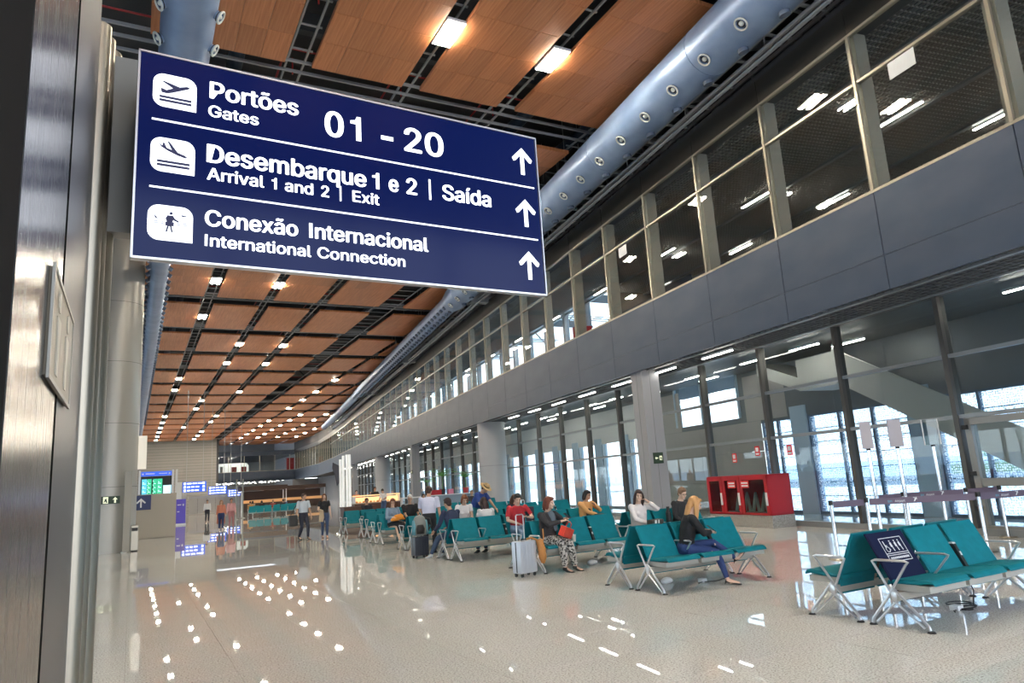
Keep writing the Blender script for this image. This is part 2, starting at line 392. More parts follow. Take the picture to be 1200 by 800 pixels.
# gallery floor edge, soffit strips and gallery ceiling
MB().box(DF + .3, DO, S0, S1, ZS + .1, ZS + .12).build('soffit_plate', mat('soffit dark', (.16, .16, .16), .6), wr)
so = MB()
for k in range(9): so.box(DF + .1 + k * .21, DF + .13 + k * .21, S0, S1, ZS + .02, ZS + .06)
for k in range(int((S1 - S0) / .22)): so.box(DF + .08, DG - .02, S0 + k * .22, S0 + k * .22 + .03, ZS + .03, ZS + .055)
stuff(so.build('soffit_grille', mat('soffit grille grey', (.13, .13, .13), .5, .4), wr))
for D, wd in ((DF + .3, .12), (DG - .25, .12)): MB().box(D, D + wd, S0, S1, ZS, ZS + .05).build('soffit_trim', alu_t, wr)
MB().box(DG - .1, DG + .2, S0, S1, ZS, ZS + .16).build('glazing_head', alu_d, wr)
gg = MB()
gk = 0
D = DF + .35
while D < 21.2: gg.box(D, D + .016, S0, 31.6, 10.93, 10.98); gg.box(D, D + .016, 31.6, 64, 11.43, 11.48) if D < 17.4 else None; D += .12
s = S0
while s < 64: gg.box(DF + .35, 21.2 if s < 31.5 else 17.4, s, s + .016, *((10.94, 10.975) if s < 31.5 else (11.44, 11.475))); s += .17
stuff(gg.build('gallery_ceiling_grille', grid_m, wr))
MB().box(DF + .3, 17.4, S0, S1, 11.5, 11.6).box(17.4, 21.3, S0, 31.6, 11.5, 11.6).build('gallery_ceiling_deck', dark, wr)
MB().box(DF + .3, 17.4, 64, S1, 11.43, 11.47).build('gallery_ceiling_panel', mat('gallery ceiling grey', (.35, .35, .34), .6), wr)
for D in (13.9, 16.9, 19.3): MB().box(D, D + .16, S0, S1 if D < 17 else 31.6, 10.86, 10.93).build('ceiling_channel', alu_t, wr)
MB().box(DF + .5, 20.9, S0, S1, 6.25, 6.27).build('gallery_floor', mat('gallery floor pale', (.62, .60, .56), .3), wr)
# gallery windows
w1 = struct(MB().box(DF - .02, DF + .08, S0, S1, ZT - .04, ZT + .02).build('window_1', alu_l, rz=RW))
MB().box(DF - .02, DF + .08, S0, S1, ZL - .0, ZL + .06).build('window_head', alu_l, w1)
tr_m = MB().box(-.02, .08, .05, 2.91, 9.62, 9.68).mesh('transom', alu_l)
mu_m = MB().box(-.03, .03, -.035, .035, ZT, ZL).mesh('mullion', alu_l)
fin_m = MB().box(.10, .45, -.12, .12, ZT - .9, ZL + .2).mesh('glazing_fin', mat('bronze grey post', (.40, .37, .32), .45, .2))
fin_p = MB().box(.10, .34, -.09, .09, ZT - .9, ZL + .2).mesh('glazing_fin', mat('pale grey post', (.62, .61, .58), .45))
pn1 = MB().box(.02, .032, .04, 2.92, ZT + .02, 9.62).mesh('pane', glass_u); pn2 = MB().box(.02, .032, .04, 2.92, 9.68, ZL).mesh('pane', glass_u)
for s in pan_s:
    link('mullion', mu_m, w1, (DF, s, 0)); link('transom', tr_m, w1, (DF, s, 0)); link('glazing_fin', fin_m if s < 27 else fin_p, w1, (DF, s + .05, 0))
    link('pane', pn1, w1, (DF, s, 0)); link('pane', pn2, w1, (DF, s, 0))
# gallery back wall: deep dark bay near, glazed further on
gb = struct(MB().box(21.0, 21.3, S0, 31.5, 6.2, 11.5).build('wall_gallery', mat('gallery back wall', (.10, .11, .12), .6), rz=RW))
MB().box(17.5, 21.3, 31.5, 31.8, 6.2, 11.5).build('return_wall', mat('return wall brown', (.16, .13, .10), .5), gb)
MB().box(16.0, 17.2, 20.5, 29.5, 6.2, 9.0).build('gate_lobby', mat('gate lobby blue grey', (.10, .11, .14), .5), gb)

# ================================================================ LOWER GLAZING
w2 = struct(MB().box(DG - .1, DG + .12, S0, S1, 0, .14).build('window_2', alu_t, rz=RW))
ms = [10.92 + 2.953 * k for k in range(-4, 37)]
lm = MB().box(-.10, .12, -.055, .055, .14, ZS + .05).mesh('mullion', alu_d)
lt1 = MB().box(-.06, .06, .055, 2.898, 2.39, 2.47).mesh('transom', alu_t); lt2 = MB().box(-.06, .06, .055, 2.898, 3.69, 3.77).mesh('transom', alu_t)
lp = [MB().box(0, .014, .055, 2.898, a, b).mesh('pane', glass_l) for a, b in ((.14, 2.39), (2.47, 3.69), (3.77, 5.05))]
for s in ms:
    link('mullion', lm, w2, (DG, s, 0))
    door = abs(s - 8.0) < 1
    link('transom', lt1, w2, (DG, s, 0)); link('transom', lt2, w2, (DG, s, 0))
    for i, p in enumerate(lp):
        if door and i == 0: continue
        link('pane', p, w2, (DG, s, 0))
# door in the nearest visible bay
d1 = struct(MB().box(-.08, .1, .1, .24, .0, 2.36).box(-.08, .1, 2.66, 2.8, 0, 2.36).box(-.08, .1, .1, 2.8, 2.24, 2.38).box(-.08, .1, 1.38, 1.5, 0, 2.3)
            .box(-.06, .08, .2, 2.7, .98, 1.14).box(-.08, .1, .2, 2.7, .0, .2).build('door_1', mat('door frame grey', (.30, .29, .27), .4, .4), loc=tuple(WP(ms[3], DG)), rz=RW))
MB().box(0, .012, .24, 1.38, .2, 2.24).box(0, .012, 1.5, 2.66, .2, 2.24).build('pane', glass_l, d1)
for z in (.5, 1.2, 2.15): MB().box(-.13, -.08, 2.72, 2.84, z, z + .09).build('hinge', black, d1)
MB().path([(-.08, 1.6, .9), (-.16, 1.6, .95), (-.16, 1.6, 1.35), (-.08, 1.6, 1.4)], .016).build('door_handle', chrome, d1)

# ================================================================ OUTER WALL with windows
ow = struct(MB().box(DO + .06, DO + .35, S0, 22.5, 3.2, ZS + .2).box(DO + .06, DO + .35, 26.95, 29.2, 0, ZS + .2).box(DO + .06, DO + .35, 22.5, 26.95, 0, 3.5).box(DO + .06, DO + .35, 29.2, S1, 3.5, ZS + .2).build('wall_outer', outerw, rz=RW))
opn = [(-1.5, 2.2), (3.0, 6.0), (6.6, 9.6), (10.4, 14.35), (15.15, 19.08), (19.84, 21.4)]
opn_far = []
k = 29.2
while k < 120: opn_far.append((k, k + 2.15)); k += 2.953
OPN = opn + opn_far
edges = [S0]
for a, b in OPN: edges += [a, b]
edges.append(S1)
for i in range(0, len(edges), 2):
    a, b = edges[i], edges[i + 1]
    wide = b - a > 2
    if 21 < a < 22: continue
    (MB().box(DO, DO + .35, a, b, 0, 3.6)).build('wall_pier', outerw if wide else pillar_b, ow)
# cladding panels (recessed joints)
for z0, z1 in ((3.3, 4.15), (4.156, 5.0)):
    for k in range(0, 60):
        s0 = -2.0 + 2.2 * k
        if z0 > 4 and False: continue
        if 22.3 < s0 + 1.1 < 27.2: continue
        if s0 > 115: continue
        MB().box(DO + .04, DO + .055, s0 + .004, s0 + 2.196, z0, z1).build('cladding_panel', outerw if s0 < 19 else outer_lit if s0 > 27 else outer_midlit, ow)  # tone per stretch stands in for how brightly it is lit
for z0, z1 in ((0.02, 1.082), (1.09, 2.182), (2.19, 3.29)):
    for k in range(4):
        s0 = 21.42 + 1.94 * k
        MB().box(DO + .04, DO + .055, s0 + .004, s0 + 1.936, z0, z1).build('cladding_panel', outer_midlit, ow)
for n_, (a, b) in enumerate(OPN):
    far_ = a > 28; top = 3.5 if far_ else 3.25
    wdw = struct(MB().box(DO + .05, DO + .2, a, a + .06, 0, top).box(DO + .05, DO + .2, b - .06, b, 0, top).box(DO + .05, DO + .2, a, b, top - .06, top).box(DO + .05, DO + .2, a, b, 0, .08).build('window_%d' % (n_ + 3), alu_t if far_ else mat('window frame blue grey', (.14, .19, .26), .5), rz=RW))
    MB().box(DO + .12, DO + .13, a + .06, b - .06, .08, top - .06).build('pane', glass_o if far_ else glass_f, wdw)
    if not far_:
        bars = [.55 + .44 * i for i in range(6)]
        for z in bars: MB().box(DO + .22, DO + .30, a, b, z, z + .035).build('louvre_bar', mat('window frame blue grey', (.1, .1, .1)), wdw)
        for q in (1, 2) if b - a > 3 else (1,):
            s_ = a + (b - a) * q / (3 if b - a > 3 else 2)
            MB().box(DO + .08, DO + .2, s_ - .04, s_ + .04, 0, top).build('glazing_bar', mat('window frame blue grey', (.1, .1, .1)), wdw)
# clerestory opening bright bay above
ub = struct(MB().box(DO + .0, DO + .1, 22.5, 22.6, 3.5, 5.3).box(DO, DO + .1, 26.85, 26.95, 3.5, 5.3).box(DO, DO + .1, 24.5, 25.0, 3.5, 5.3).build('window_60', pillar_b, rz=RW))
MB().box(DO + .05, DO + .06, 22.6, 26.85, 3.5, 5.3).build('pane', glass_o, ub)
# gallery level outer wall, glazed beyond the dark bay
go = struct(MB().box(DO, DO + .3, 31.8, S1, 6.2, 6.9).box(DO, DO + .3, 31.8, S1, 11.4, 12.2).build('wall_gallery_outer', colw, rz=RW))
k = 31.8; wi = 0
gw = struct(MB().box(DO + .1, DO + .2, 31.8, S1, 9.2, 9.3).build('window_61', alu_l, rz=RW))
while k < 118:
    MB().box(DO, DO + .3, k, k + .3, 6.9, 11.4).build('wall_pier', colw, go)
    MB().box(DO + .15, DO + .16, k + .3, k + 2.953, 6.9, 11.4).build('pane', glass_o, gw)
    k += 2.953
# far end of the side wall bends towards the bridge
PL = [WP(121, DF), Vector((31.2, 138, 0)), Vector((32.0, 165, 0))]
we = None
for i in range(2):
    a, b = PL[i], PL[i + 1]; L = (b - a).length; ang = -math.atan2(b.x - a.x, b.y - a.y)
    o = MB().box(0, .4, 0, L, ZS, ZT).build('wall_far_bend', fascia, loc=tuple(a), rz=ang); struct(o)
    MB().box(0, .3, 0, L, ZL, 11.5).build('header_panel', header, o); MB().box(.1, .3, -1, L + 1, 11.5, 16.3).build('void_wall', dark, o)
    MB().box(.3, 8, 0, L, ZS + .1, ZS + .2).build('soffit_plate', dark, o); MB().box(.3, 9, 0, L, ZL + .2, ZL + .4).build('gallery_ceiling_panel', header, o)
    n = int(L / 2.953)
    wn = struct(MB().box(.02, .1, 0, L, ZT, ZT + .06).build('window_%d' % (62 + i), alu_l, loc=tuple(a), rz=ang))
    for q in range(n + 1):
        MB().box(0, .1, q * 2.95 - .04, q * 2.95 + .04, ZT, ZL).build('mullion', alu_l, wn); MB().box(.1, .5, q * 2.95 - .15, q * 2.95 + .15, ZT, ZL).build('glazing_fin', MATS['bronze grey post'], wn)
    MB().box(.04, .05, 0, L, ZT, ZL).build('pane', glass_u, wn)
    wq = struct(MB().box(5.2, 5.5, -1, L + 1, 0, 7.1).box(5.2, 5.5, 0, L, 10.2, 11).build('wall_far_outer', colw, loc=tuple(a), rz=ang))
    for q in range(n + 1): MB().box(5.2, 5.5, q * 2.95, q * 2.95 + 2.0, 0, 11).build('wall_pier', colw, wq)
# end wall and bridge gallery
en = struct(MB().box(-14, 14.5, 152.1, 152.6, 0, 13.6).build('wall_end', dark))
cb = MB()
for k in range(24): cb.box(-14, 14.5, 152.0, 152.1, .02 + k * .56, .54 + k * .56)
stuff(cb.build('cladding_board', mat('end wall grey cladding', (.30, .29, .27), .5), en))
MB().box(14.5, 14.9, 152.0, 166, ZS, 13.6).build('wall_end_return', dark, en)
br = struct(MB().box(14.5, 33, 165, 165.3, ZS, ZT).box(14.5, 33, 165, 204, ZS + .2, ZS + .4).box(14.5, 33, 165, 165.3, 10.6, 11.6).box(14.5, 33, 165.3, 204, 10.9, 11.1).build('wall_bridge', fascia)); struct(MB().box(31.5, 40, 164.6, 165.2, 0, ZS).build('wall_far_corner', colm))
bwin = struct(MB().box(14.9, 32, 165.05, 165.15, ZT, ZT + .08).build('window_64', alu_l))
for k in range(6): MB().box(14.9 + k * 3.2, 15.0 + k * 3.2, 165.0, 165.2, ZT, 10.6).build('mullion', alu_l, bwin)
MB().box(14.9, 32, 165.1, 165.12, ZT + .08, 10.6).build('pane', glass_u, bwin)
struct(MB().box(14.5, 42, 203, 203.4, 0, 16).build('wall_back', mat('back wall warm grey', (.40, .37, .33), .5)))
struct(MB().box(34, 34.3, 165, 203, 0, 16).build('wall_back_side', colw))
# left side: glazed front to the apron behind the steel pillar
wl_ = struct(MB().box(-12.2, -12, -14, 152, 0, .3).box(-12.2, -12, -14, 152, 3.1, 16.2).build('wall_left', mat('left wall grey', (.20, .20, .20), .6)))
wlw = struct(MB().box(-12.15, -12.05, -14, 152, 3.0, 3.1).build('window_65', alu_d))
for k in range(42): MB().box(-12.2, -12.0, -14 + 4 * k, -13.85 + 4 * k, .3, 3.1).build('mullion', alu_d, wlw)
MB().box(-12.1, -12.09, -14, 152, .3, 3.1).build('pane', glass_o, wlw)
wb = struct(MB().box(-12, 24, -14.2, -14, 0, .3).box(-12, 24, -14.2, -14, 11, 16.2).build('wall_behind', colw))
wbw = struct(MB().box(-12, 24, -14.15, -14.05, 5, 5.1).build('window_66', alu_d))
for k in range(10): MB().box(-12 + 4 * k, -11.85 + 4 * k, -14.2, -14.0, .3, 11).build('mullion', alu_d, wbw)
# outside ground
struct(MB().box(17 + 1.2, 400, -200, 700, -.5, -.35).build('ground', tarmac, rz=RW))
struct(MB().box(-400, -12.2, -200, 500, -.5, -.35).build('ground_apron', tarmac))
struct(MB().box(60, 400, -200, 52, -.35, .6).build('grass_bank', grass, rz=RW))
tl = MB(); rr = random.Random(3)
for k in range(60):
    tl.ball((rr.uniform(240, 270), -200 + k * 6.5 + rr.uniform(-2, 2), .6), (rr.uniform(3, 8), rr.uniform(6, 11), rr.uniform(1.5, 4.2)), nu=8, nv=6)
stuff(tl.build('distant_trees', treem, rz=RW, smooth='all')); bpy.data.objects['distant_trees']['label'] = 'distant line of trees beyond the apron'; bpy.data.objects['distant_trees']['category'] = 'trees'

# ================================================================ COLUMNS
for k in range(5):
    s = 20.7 + 18.8 * k
    if k % 2 == 0:
        o = MB().box(0, .66, 0, .72, .12, ZS + .1).box(-.01, .67, -.01, .73, 0, .12).build('pillar', colm, loc=tuple(WP(s, DF + .1)), rz=RW)
        MB().box(-.004, 0, .355, .361, .12, ZS).box(.3, .306, -.004, 0, .12, ZS).build('cladding_joint', dark, o)
    else:
        n = 40; o = MB().tube((0, 0, 0), (0, 0, ZS + .1), .8, n).build('pillar', colw, loc=tuple(WP(s - .1, 13.05)), smooth=True)
        MB().tube((0, 0, 2.6), (0, 0, 2.61), .803, n).build('cladding_joint', dark, o)
    struct(o)
lcol = struct(MB().tube((0, 0, 0), (0, 0, 13.3), .93, 48).build('pillar', mat('grey brown column', (.36, .34, .30), .32, .2), loc=(-.76, 31.8, 0), smooth=True))
for z in (2.4, 4.8, 7.2, 9.6): MB().tube((0, 0, z), (0, 0, z + .012), .932, 48).build('cladding_joint', dark, lcol)
for y in (66, 100, 134): struct(MB().tube((0, 0, 0), (0, 0, 13.3), .9, 32).build('pillar', MATS['grey brown column'], loc=(-1.2, y, 0), smooth=True))
for s in (36.0, 55.0, 74):    # short hangers between duct and wall
    struct(MB().box(0, 1.2, 0, .5, 11.45, 13.2).build('pillar', colm, loc=tuple(WP(s, 11.2)), rz=RW))

# ================================================================ DUCTS
def ring_nozzle(parent, p, dirv, r=.13, l=.16, share={}):
    key = (r, l)
    if key not in share:
        share[key] = (MB().tube((0, 0, -.12), (0, 0, l), r * .85, 16, r1=r * .7, cap=False).mesh('nozzle', duct, True),
                      MB().path([(r * math.cos(a * PI / 8), r * math.sin(a * PI / 8), l) for a in range(16)], .022, 6, closed=True).ball((0, 0, l - .03), (r * .42, r * .42, .05)).mesh('nozzle_ring', white_rub, True),
                      MB().tube((0, 0, l - .06), (0, 0, l - .05), r * .9, 16).mesh('nozzle_throat', black))
    q = Vector(dirv).to_track_quat('Z', 'Y').to_matrix().to_4x4()
    o = link('nozzle', share[key][0], parent); o.matrix_local = Matrix.Translation(p) @ q
    link('nozzle_ring', share[key][1], o); link('nozzle_throat', share[key][2], o)
rd = MB().tube((0, -4, 0), (0, 37.5, 0), .68, 32).tube((0, 37.5, 0), (0, 39, 0), .68, 32, r1=.52).tube((0, 39, 0), (0, 78, 0), .52, 28).tube((0, 78, 0), (0, 118, 0), .42, 24).build('air_duct', duct, loc=tuple(WP(0, 10.75, 12.05)), rz=RW, smooth=True)
tag(rd, 'large blue grey round air duct with nozzles along the side wall', 'duct')
for k in range(0, 34):
    if k * 1.415 + 4.2 > 37: break
    ring_nozzle(rd, Vector((-.42, 4.4 + 1.415 * k, -.52)), Vector((-.62, 0, -.78)), .15, .10)
ls = MB()
for k in range(0, 54):
    y = 38.4 + .75 * k
    ls.tube((-.42, y, -.34), (-.50, y, -.42), .11, 8); ls.tube((-.12, y, -.50), (-.14, y, -.62), .11, 8)
for k in range(0, 34):
    y = 5.1 + 1.415 * k
    if y < 37: ls.tube((.1, y, -.66), (.12, y, -.76), .13, 10)
stuff(ls.build('small_nozzles', MATS['nozzle ring white'] if False else mat('nozzle grey', (.10, .13, .19), .5), rd, smooth=True))
fl_ = MB()
for k in range(18): fl_.tube((0, 2.0 + 5.66 * k, 0), (0, 2.05 + 5.66 * k, 0), .69 if 2 + 5.66 * k < 38 else (.535 if 2 + 5.66 * k < 78 else .43), 32)
stuff(fl_.build('joint_band', duct, rd, smooth=True))
hg = MB()
for k in range(24): hg.tube((0, 2 + 5 * k, .4), (0, 2 + 5 * k, 3.9), .015, 5)
stuff(hg.build('hanger_rods', galv, rd))
ld = MB().tube((0, -6, 0), (0, 27, 0), .5, 28).tube((0, 27, 0), (0, 28, 0), .5, 28, r1=.38).tube((0, 28, 0), (0, 62, 0), .38, 24).tube((0, 62, 0), (0, 120, 0), .33, 20).build('air_duct', duct, loc=(.66, 0, 11.1), smooth=True)
tag(ld, 'blue grey round air duct with side nozzles above the blue sign', 'duct')
for k in range(22):
    y = 4 + 1.15 * k
    if y < 27:
        ring_nozzle(ld, Vector((-.42, y, -.2)), Vector((-.85, -.1, -.5)), .12, .14); ring_nozzle(ld, Vector((.42, y, -.2)), Vector((.85, -.1, -.5)), .12, .14)
ls = MB()
for k in range(0, 70):
    y = 28.6 + .95 * k
    for sx in (-1, 1): ls.tube((sx * .34, y, -.12), (sx * .47, y, -.2), .09, 8)
stuff(ls.build('small_nozzles', MATS['nozzle grey'], ld, smooth=True))

# ================================================================ CEILING LIGHTS
ONES = ['zeroth', 'first', 'second', 'third', 'fourth', 'fifth', 'sixth', 'seventh', 'eighth', 'ninth', 'tenth', 'eleventh', 'twelfth', 'thirteenth', 'fourteenth', 'fifteenth', 'sixteenth', 'seventeenth', 'eighteenth', 'nineteenth', 'twentieth']
def ordn(k):
    if k <= 20: return ONES[k]
    t = k // 10; u = k % 10; return ['', '', 'twenty', 'thirty', 'forty', 'fifty'][t] + ('-' + ONES[u] if u else 'th')
COUNT = {}
def nth(key): COUNT[key] = COUNT.get(key, 0) + 1; return ordn(COUNT[key])
lb = MB().box(-.26, .26, -.55, .55, .02, .10).mesh('lamp_housing', lamp_body)
lt = MB().box(-.2, -.06, -.46, .46, -.02, .02).mesh('lamp_tube', lampm); lt2_ = MB().box(.06, .2, -.46, .46, -.02, .02).mesh('lamp_tube', lampm)
ligs = [(6.75, 14.8), (9.85, 14.8), (3.55, 22.9), (9.85, 30.9), (3.52, 38.8), (6.72, 38.8), (3.52, 47), (6.72, 55.2), (9.9, 55.3), (6.72, 63.4), (9.9, 63.5), (3.52, 72.2), (18.1, 72.2), (3.52, 79.8), (9.9, 81), (18.1, 81), (6.72, 88.3), (18.1, 88.2), (6.72, 96.5),
        (18.1, 97), (3.52, 105), (9.9, 105), (21.2, 105), (24.9, 105), (3.52, 113), (9.9, 113), (21.2, 113), (3.52, 121), (6.72, 121), (18.1, 121), (3.52, 129), (9.9, 129), (18.1, 113), (21.2, 121), (24.9, 121), (3.52, 137), (9.9, 137), (18.1, 129), (21.2, 129), (24.9, 129),
        (18.1, 137), (21.2, 137), (24.9, 137), (9.9, 145), (3.52, 145), (21.2, 145), (24.9, 113), (18.1, 145), (28.5, 129), (28.5, 137), (24.9, 145), (28.5, 145), (3.52, -4), (9.85, 2), (6.75, 6), (9.85, 22.9), (3.55, 8)]
ligs.sort(key=lambda t: t[1])
for i, (x, y) in enumerate(ligs):
    o = link('ceiling_light', lb, None, (x, y, 12.97)); link('lamp_tube', lt, o); link('lamp_tube', lt2_, o)
    sl_ = ordn(1 + min(range(6), key=lambda q: abs(x - (3.53, 6.73, 9.9, 18.1, 21.2, 24.9)[q])))
    tag(o, 'twin tube ceiling lamp in the %s lamp slot from the left, %s along it' % (sl_, nth(sl_)) if x < 28 else 'twin tube ceiling lamp beside the far bend, %s along it' % nth('bend'), 'ceiling light', 'twin tube lamps in the ceiling slots')
# soffit line lights under the fascia
sl = MB().box(-.05, .05, -.72, .72, .01, .07).mesh('lamp_housing', lamp_body); lampc = mat('corridor lamp', (1, 1, 1), .5, emis=(1, .95, .86), es=40)
sle2 = MB().box(-.04, .04, -.71, .71, -.012, .01).mesh('lamp_diffuser', lampc); sle = MB().box(-.04, .04, -.71, .71, -.012, .01).mesh('lamp_diffuser', lampg)
def line_light(s, D, z, label, group, k=1.):
    o = link('line_light', sl, None, tuple(WP(s, D, z)), RW); link('lamp_diffuser', sle2 if D > 14 else sle, o)
    o.scale = (k, k, 1); tag(o, '%s, %s from the camera' % (label, nth(label)), 'line light', group)
for k in range(-3, 36):
    s = 17.3 + 2.955 * k
    if k in (-1, -3, -2) or any(abs(s - q) < 1.55 for q in (39.4, 58.2, 77.0)): continue
    line_light(s, 12.9, 4.97, 'white linear lamp under the grey fascia band', 'linear lamps under the fascia')
for s in (9.5, 16.0, 18.3, 21.5, 27.5, 30, 33.5, 36, 39, 42, 45): line_light(s, 14.95, 4.94, 'white linear lamp in the inner row of the lower corridor', 'linear lamps in the lower corridor', .8)
for s in (15.3, 22, 26, 31, 37, 43): line_light(s, 15.9, 4.94, 'white linear lamp in the outer row of the lower corridor', 'linear lamps in the lower corridor', .8)
for s in (6.0, 12.95, 19.0, 24.9, 31, 37, 43, 49, 55): line_light(s, 16.55, 10.82, 'long white lamp in the inner row of the gallery ceiling', 'linear lamps in the gallery')
for s in (12.4, 18.5, 23.8, 30, 36): line_light(s, 19.6, 10.82, 'long white lamp in the outer row of the gallery ceiling', 'linear lamps in the gallery')
for s in (12.8, 18.5, 25.0, 31, 40, 46, 52, 58, 64, 72, 80):
    for q in (0, .2): line_light(s, (14.6 if s < 15 else 17.2) + q, 10.82, 'short paired lamp on the gallery ceiling', 'paired lamps in the gallery', .5)
# downlights under the bridge
dl = MB().tube((0, 0, 0), (0, 0, .05), .2, 10).mesh('downlight', mat('downlight glow', (1, 1, 1), .5, emis=(1, .95, .85), es=7))
rr = random.Random(5)
for j in range(7):
    for i in range(11):
        o = link('downlight', dl, None, (15.6 + i * 1.6 + rr.uniform(-.3, .3), 166 + j * 5.2, ZS + .14)); tag(o, 'round downlight under the bridge, row %s, %s from the left' % (['one', 'two', 'three', 'four', 'five', 'six', 'seven'][j], ordn(i + 1)), 'downlight', 'downlights under the bridge')
for k in range(7):
    p = WP(82 + 5 * k, 13.45, ZS - .03); o = link('downlight', dl, None, tuple(p)); tag(o, 'round downlight under the far fascia, %s from the camera' % ordn(k + 1), 'downlight', 'downlights under the far fascia')

# ================================================================ STEEL CLAD PIER at the left with its posts
pw = struct(MB().box(-1.6, -.27, -2.0, 4.2, 0, 7.5).build('wall_steel_pier', mat('pier core grey', (.20, .20, .19), .6)))
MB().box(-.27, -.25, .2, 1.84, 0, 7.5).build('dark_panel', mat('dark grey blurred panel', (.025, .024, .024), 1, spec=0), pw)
MB().box(-.27, -.248, 1.85, 2.895, 0, 7.4).build('steel_panel', steel, pw)
MB().box(-.268, -.2495, 2.895, 2.985, 0, 7.4).build('panel_gap', mat('seam shadow gap', (.01, .01, .01), 1, spec=0), pw)
MB().box(-.27, -.25, 2.985, 4.2, 0, 7.4).build('steel_panel', steel_d, pw)
p1 = MB().tube((-.25, 4.45, 0), (-.25, 4.45, 4.45), .07, 28).build('post', steel_s, pw, smooth=True)
p2 = MB().tube((-.235, 4.68, 0), (-.235, 4.68, 4.50), .083, 28).build('post', steel_s, pw, smooth=True)
MB().tube((-.255, 4.27, 0), (-.255, 4.27, 4.42), .06, 24).build('post', steel_s, pw, smooth=True)
MB().box(-.45, -.25, 4.2, 4.7, 0, 4.4).build('post_backing', steel_d, pw)
pq = MB().box(-.262, -.236, 2.5, 3.3, 2.10, 2.44).build('sign_plaque', mat('bronze glass plaque', (.20, .17, .12), .35, spec=.3), None)
tag(pq, 'small glossy beige plaque with pale symbols on the steel pier', 'sign')
MB().box(-.240, -.232, 2.49, 2.51, 2.09, 2.45).box(-.240, -.232, 3.29, 3.31, 2.09, 2.45).box(-.240, -.232, 2.5, 3.3, 2.09, 2.105).box(-.240, -.232, 2.5, 3.3, 2.435, 2.45).build('plaque_edge', mat('plaque edge pale', (.30, .29, .26), .4, .3), pq)
pm = mat('plaque print pale', (.45, .43, .36), .5)
YX = lambda a, b, h: (-.236 + h, a, b)
g = MB()
for cx in (2.72, 3.05):
    g.prism([(cx + .035 * math.cos(t * PI / 5), 2.375 + .035 * math.sin(t * PI / 5)) for t in range(10)], 0, .004, YX)
    g.prism([(cx - .06, 2.32), (cx + .06, 2.32), (cx + .035, 2.23), (cx + .03, 2.13), (cx - .03, 2.13), (cx - .035, 2.23)], 0, .004, YX)
g.build('symbol', pm, pq)
bk = MB().box(-.20, .04, 4.60, 4.72, 3.30, 4.45).build('sign_bracket', mat('bracket beige grey', (.24, .235, .22), .5)); tag(bk, 'beige grey bracket box between the steel pier and the big sign', 'bracket')

# ================================================================ BIG DIRECTION SIGN
SW, SH = 2.718, 1.262
sg = tag(empty('direction_sign', (-.055, 4.2, 3.02), math.atan2(.13, 2.715)), 'large navy backlit direction sign to gates, arrivals and international connection', 'sign')
MB().bbox(0, SW, .005, .045, 0, SH, .004).build('sign_housing', sign_frame, sg)
MB().box(.012, SW - .012, -.002, .01, .012, SH - .012).build('sign_face', sign_blue, sg)
MB().box(0, SW, -.012, .012, SH - .012, SH).box(0, SW, -.012, .012, 0, .012).box(0, .008, -.012, .012, 0, SH).box(SW - .008, SW, -.012, .012, 0, SH).build('sign_rim', sign_frame, sg)
def up(x, z, y=-.003): return Matrix.Translation((x, y, z)) @ YF
XZ = lambda a, b, h: (a, -.002 - h, b)
def T(body, x, z, x1, cap, off=.0):
    w_ = cap * off * 4.2
    o = text('lettering', body, 1.0, sign_w, sg, up(x, z), extrude=.001, width=x1 - x - 2 * w_); k = cap / CAP; me = o.data
    V = [(v.co.x, v.co.y * k, v.co.z) for v in me.vertices]; F = [tuple(p.vertices) for p in me.polygons]; q = MB()
    for dx, dy in ((0, 0), (2, 0), (1, .35), (1, -.35), (.5, 0), (1.5, 0)): q.add([(a + dx * w_, b + dy * w_, c * .4) for a, b, c in V], F)
    o.data = q.mesh('lettering', sign_w)
_t = text('cap', 'H', 1.0, sign_w, None, Matrix()); CAP = max(v.co.y for v in _t.data.vertices); bpy.data.objects.remove(_t)
def one(x1, z, cap, th):      # plain figure 1 with a flag
    MB().prism([(x1 - th, z), (x1, z), (x1, z + cap), (x1 - th * .8, z + cap), (x1 - th * 1.15, z + cap * .84), (x1 - th * 2.1, z + cap * .80), (x1 - th * 2.1, z + cap * .68), (x1 - th, z + cap * .68)], 0, .003, XZ).build('lettering', sign_w, sg)
def cap_i(x, z, cap, th): MB().box(x, x + th, -.005, -.002, z, z + cap).build('lettering', sign_w, sg)
B1, B2 = .0115, .010
T('Portões', .383, 1.046, .912, .108, B1); T('Gates', .378, .926, .668, .072, B2)
T('0', 1.078, .950, 1.205, .174, B1); one(1.322, .952, .172, .034); T('20', 1.628, .950, 1.928, .174, B1); MB().box(1.462, 1.548, -.006, -.002, .998, 1.026).build('hyphen', sign_w, sg)
T('Desembarque', .374, .632, 1.352, .112, B1); one(1.440, .632, .114, .023); T('e', 1.506, .634, 1.577, .112, B1); T('2', 1.632, .634, 1.712, .114, B1); T('Saída', 1.901, .634, 2.292, .112, B1)
T('Arrival', .378, .522, .702, .074, B2); one(.776, .522, .074, .0145); T('and', .825, .522, 1.000, .074, B2); T('2', 1.050, .522, 1.102, .074, B2); T('Exit', 1.254, .520, 1.438, .074, B2)
MB().box(1.800, 1.814, -.006, -.002, .615, .765).build('divider_bar', sign_w, sg); MB().box(1.170, 1.180, -.006, -.002, .508, .610).build('divider_bar', sign_w, sg)
T('Conexão', .372, .236, .905, .096, B1); cap_i(.972, .236, .096, .021); T('nternacional', 1.008, .236, 1.778, .096, B1)
cap_i(.374, .112, .070, .0145); T('nternational', .402, .112, .985, .070, B2); T('Connection', 1.022, .112, 1.606, .070, B2)
for z in (.843, .430): MB().box(.08, 2.675, -.006, -.002, z - .005, z + .005).build('divider_line', sign_w, sg)
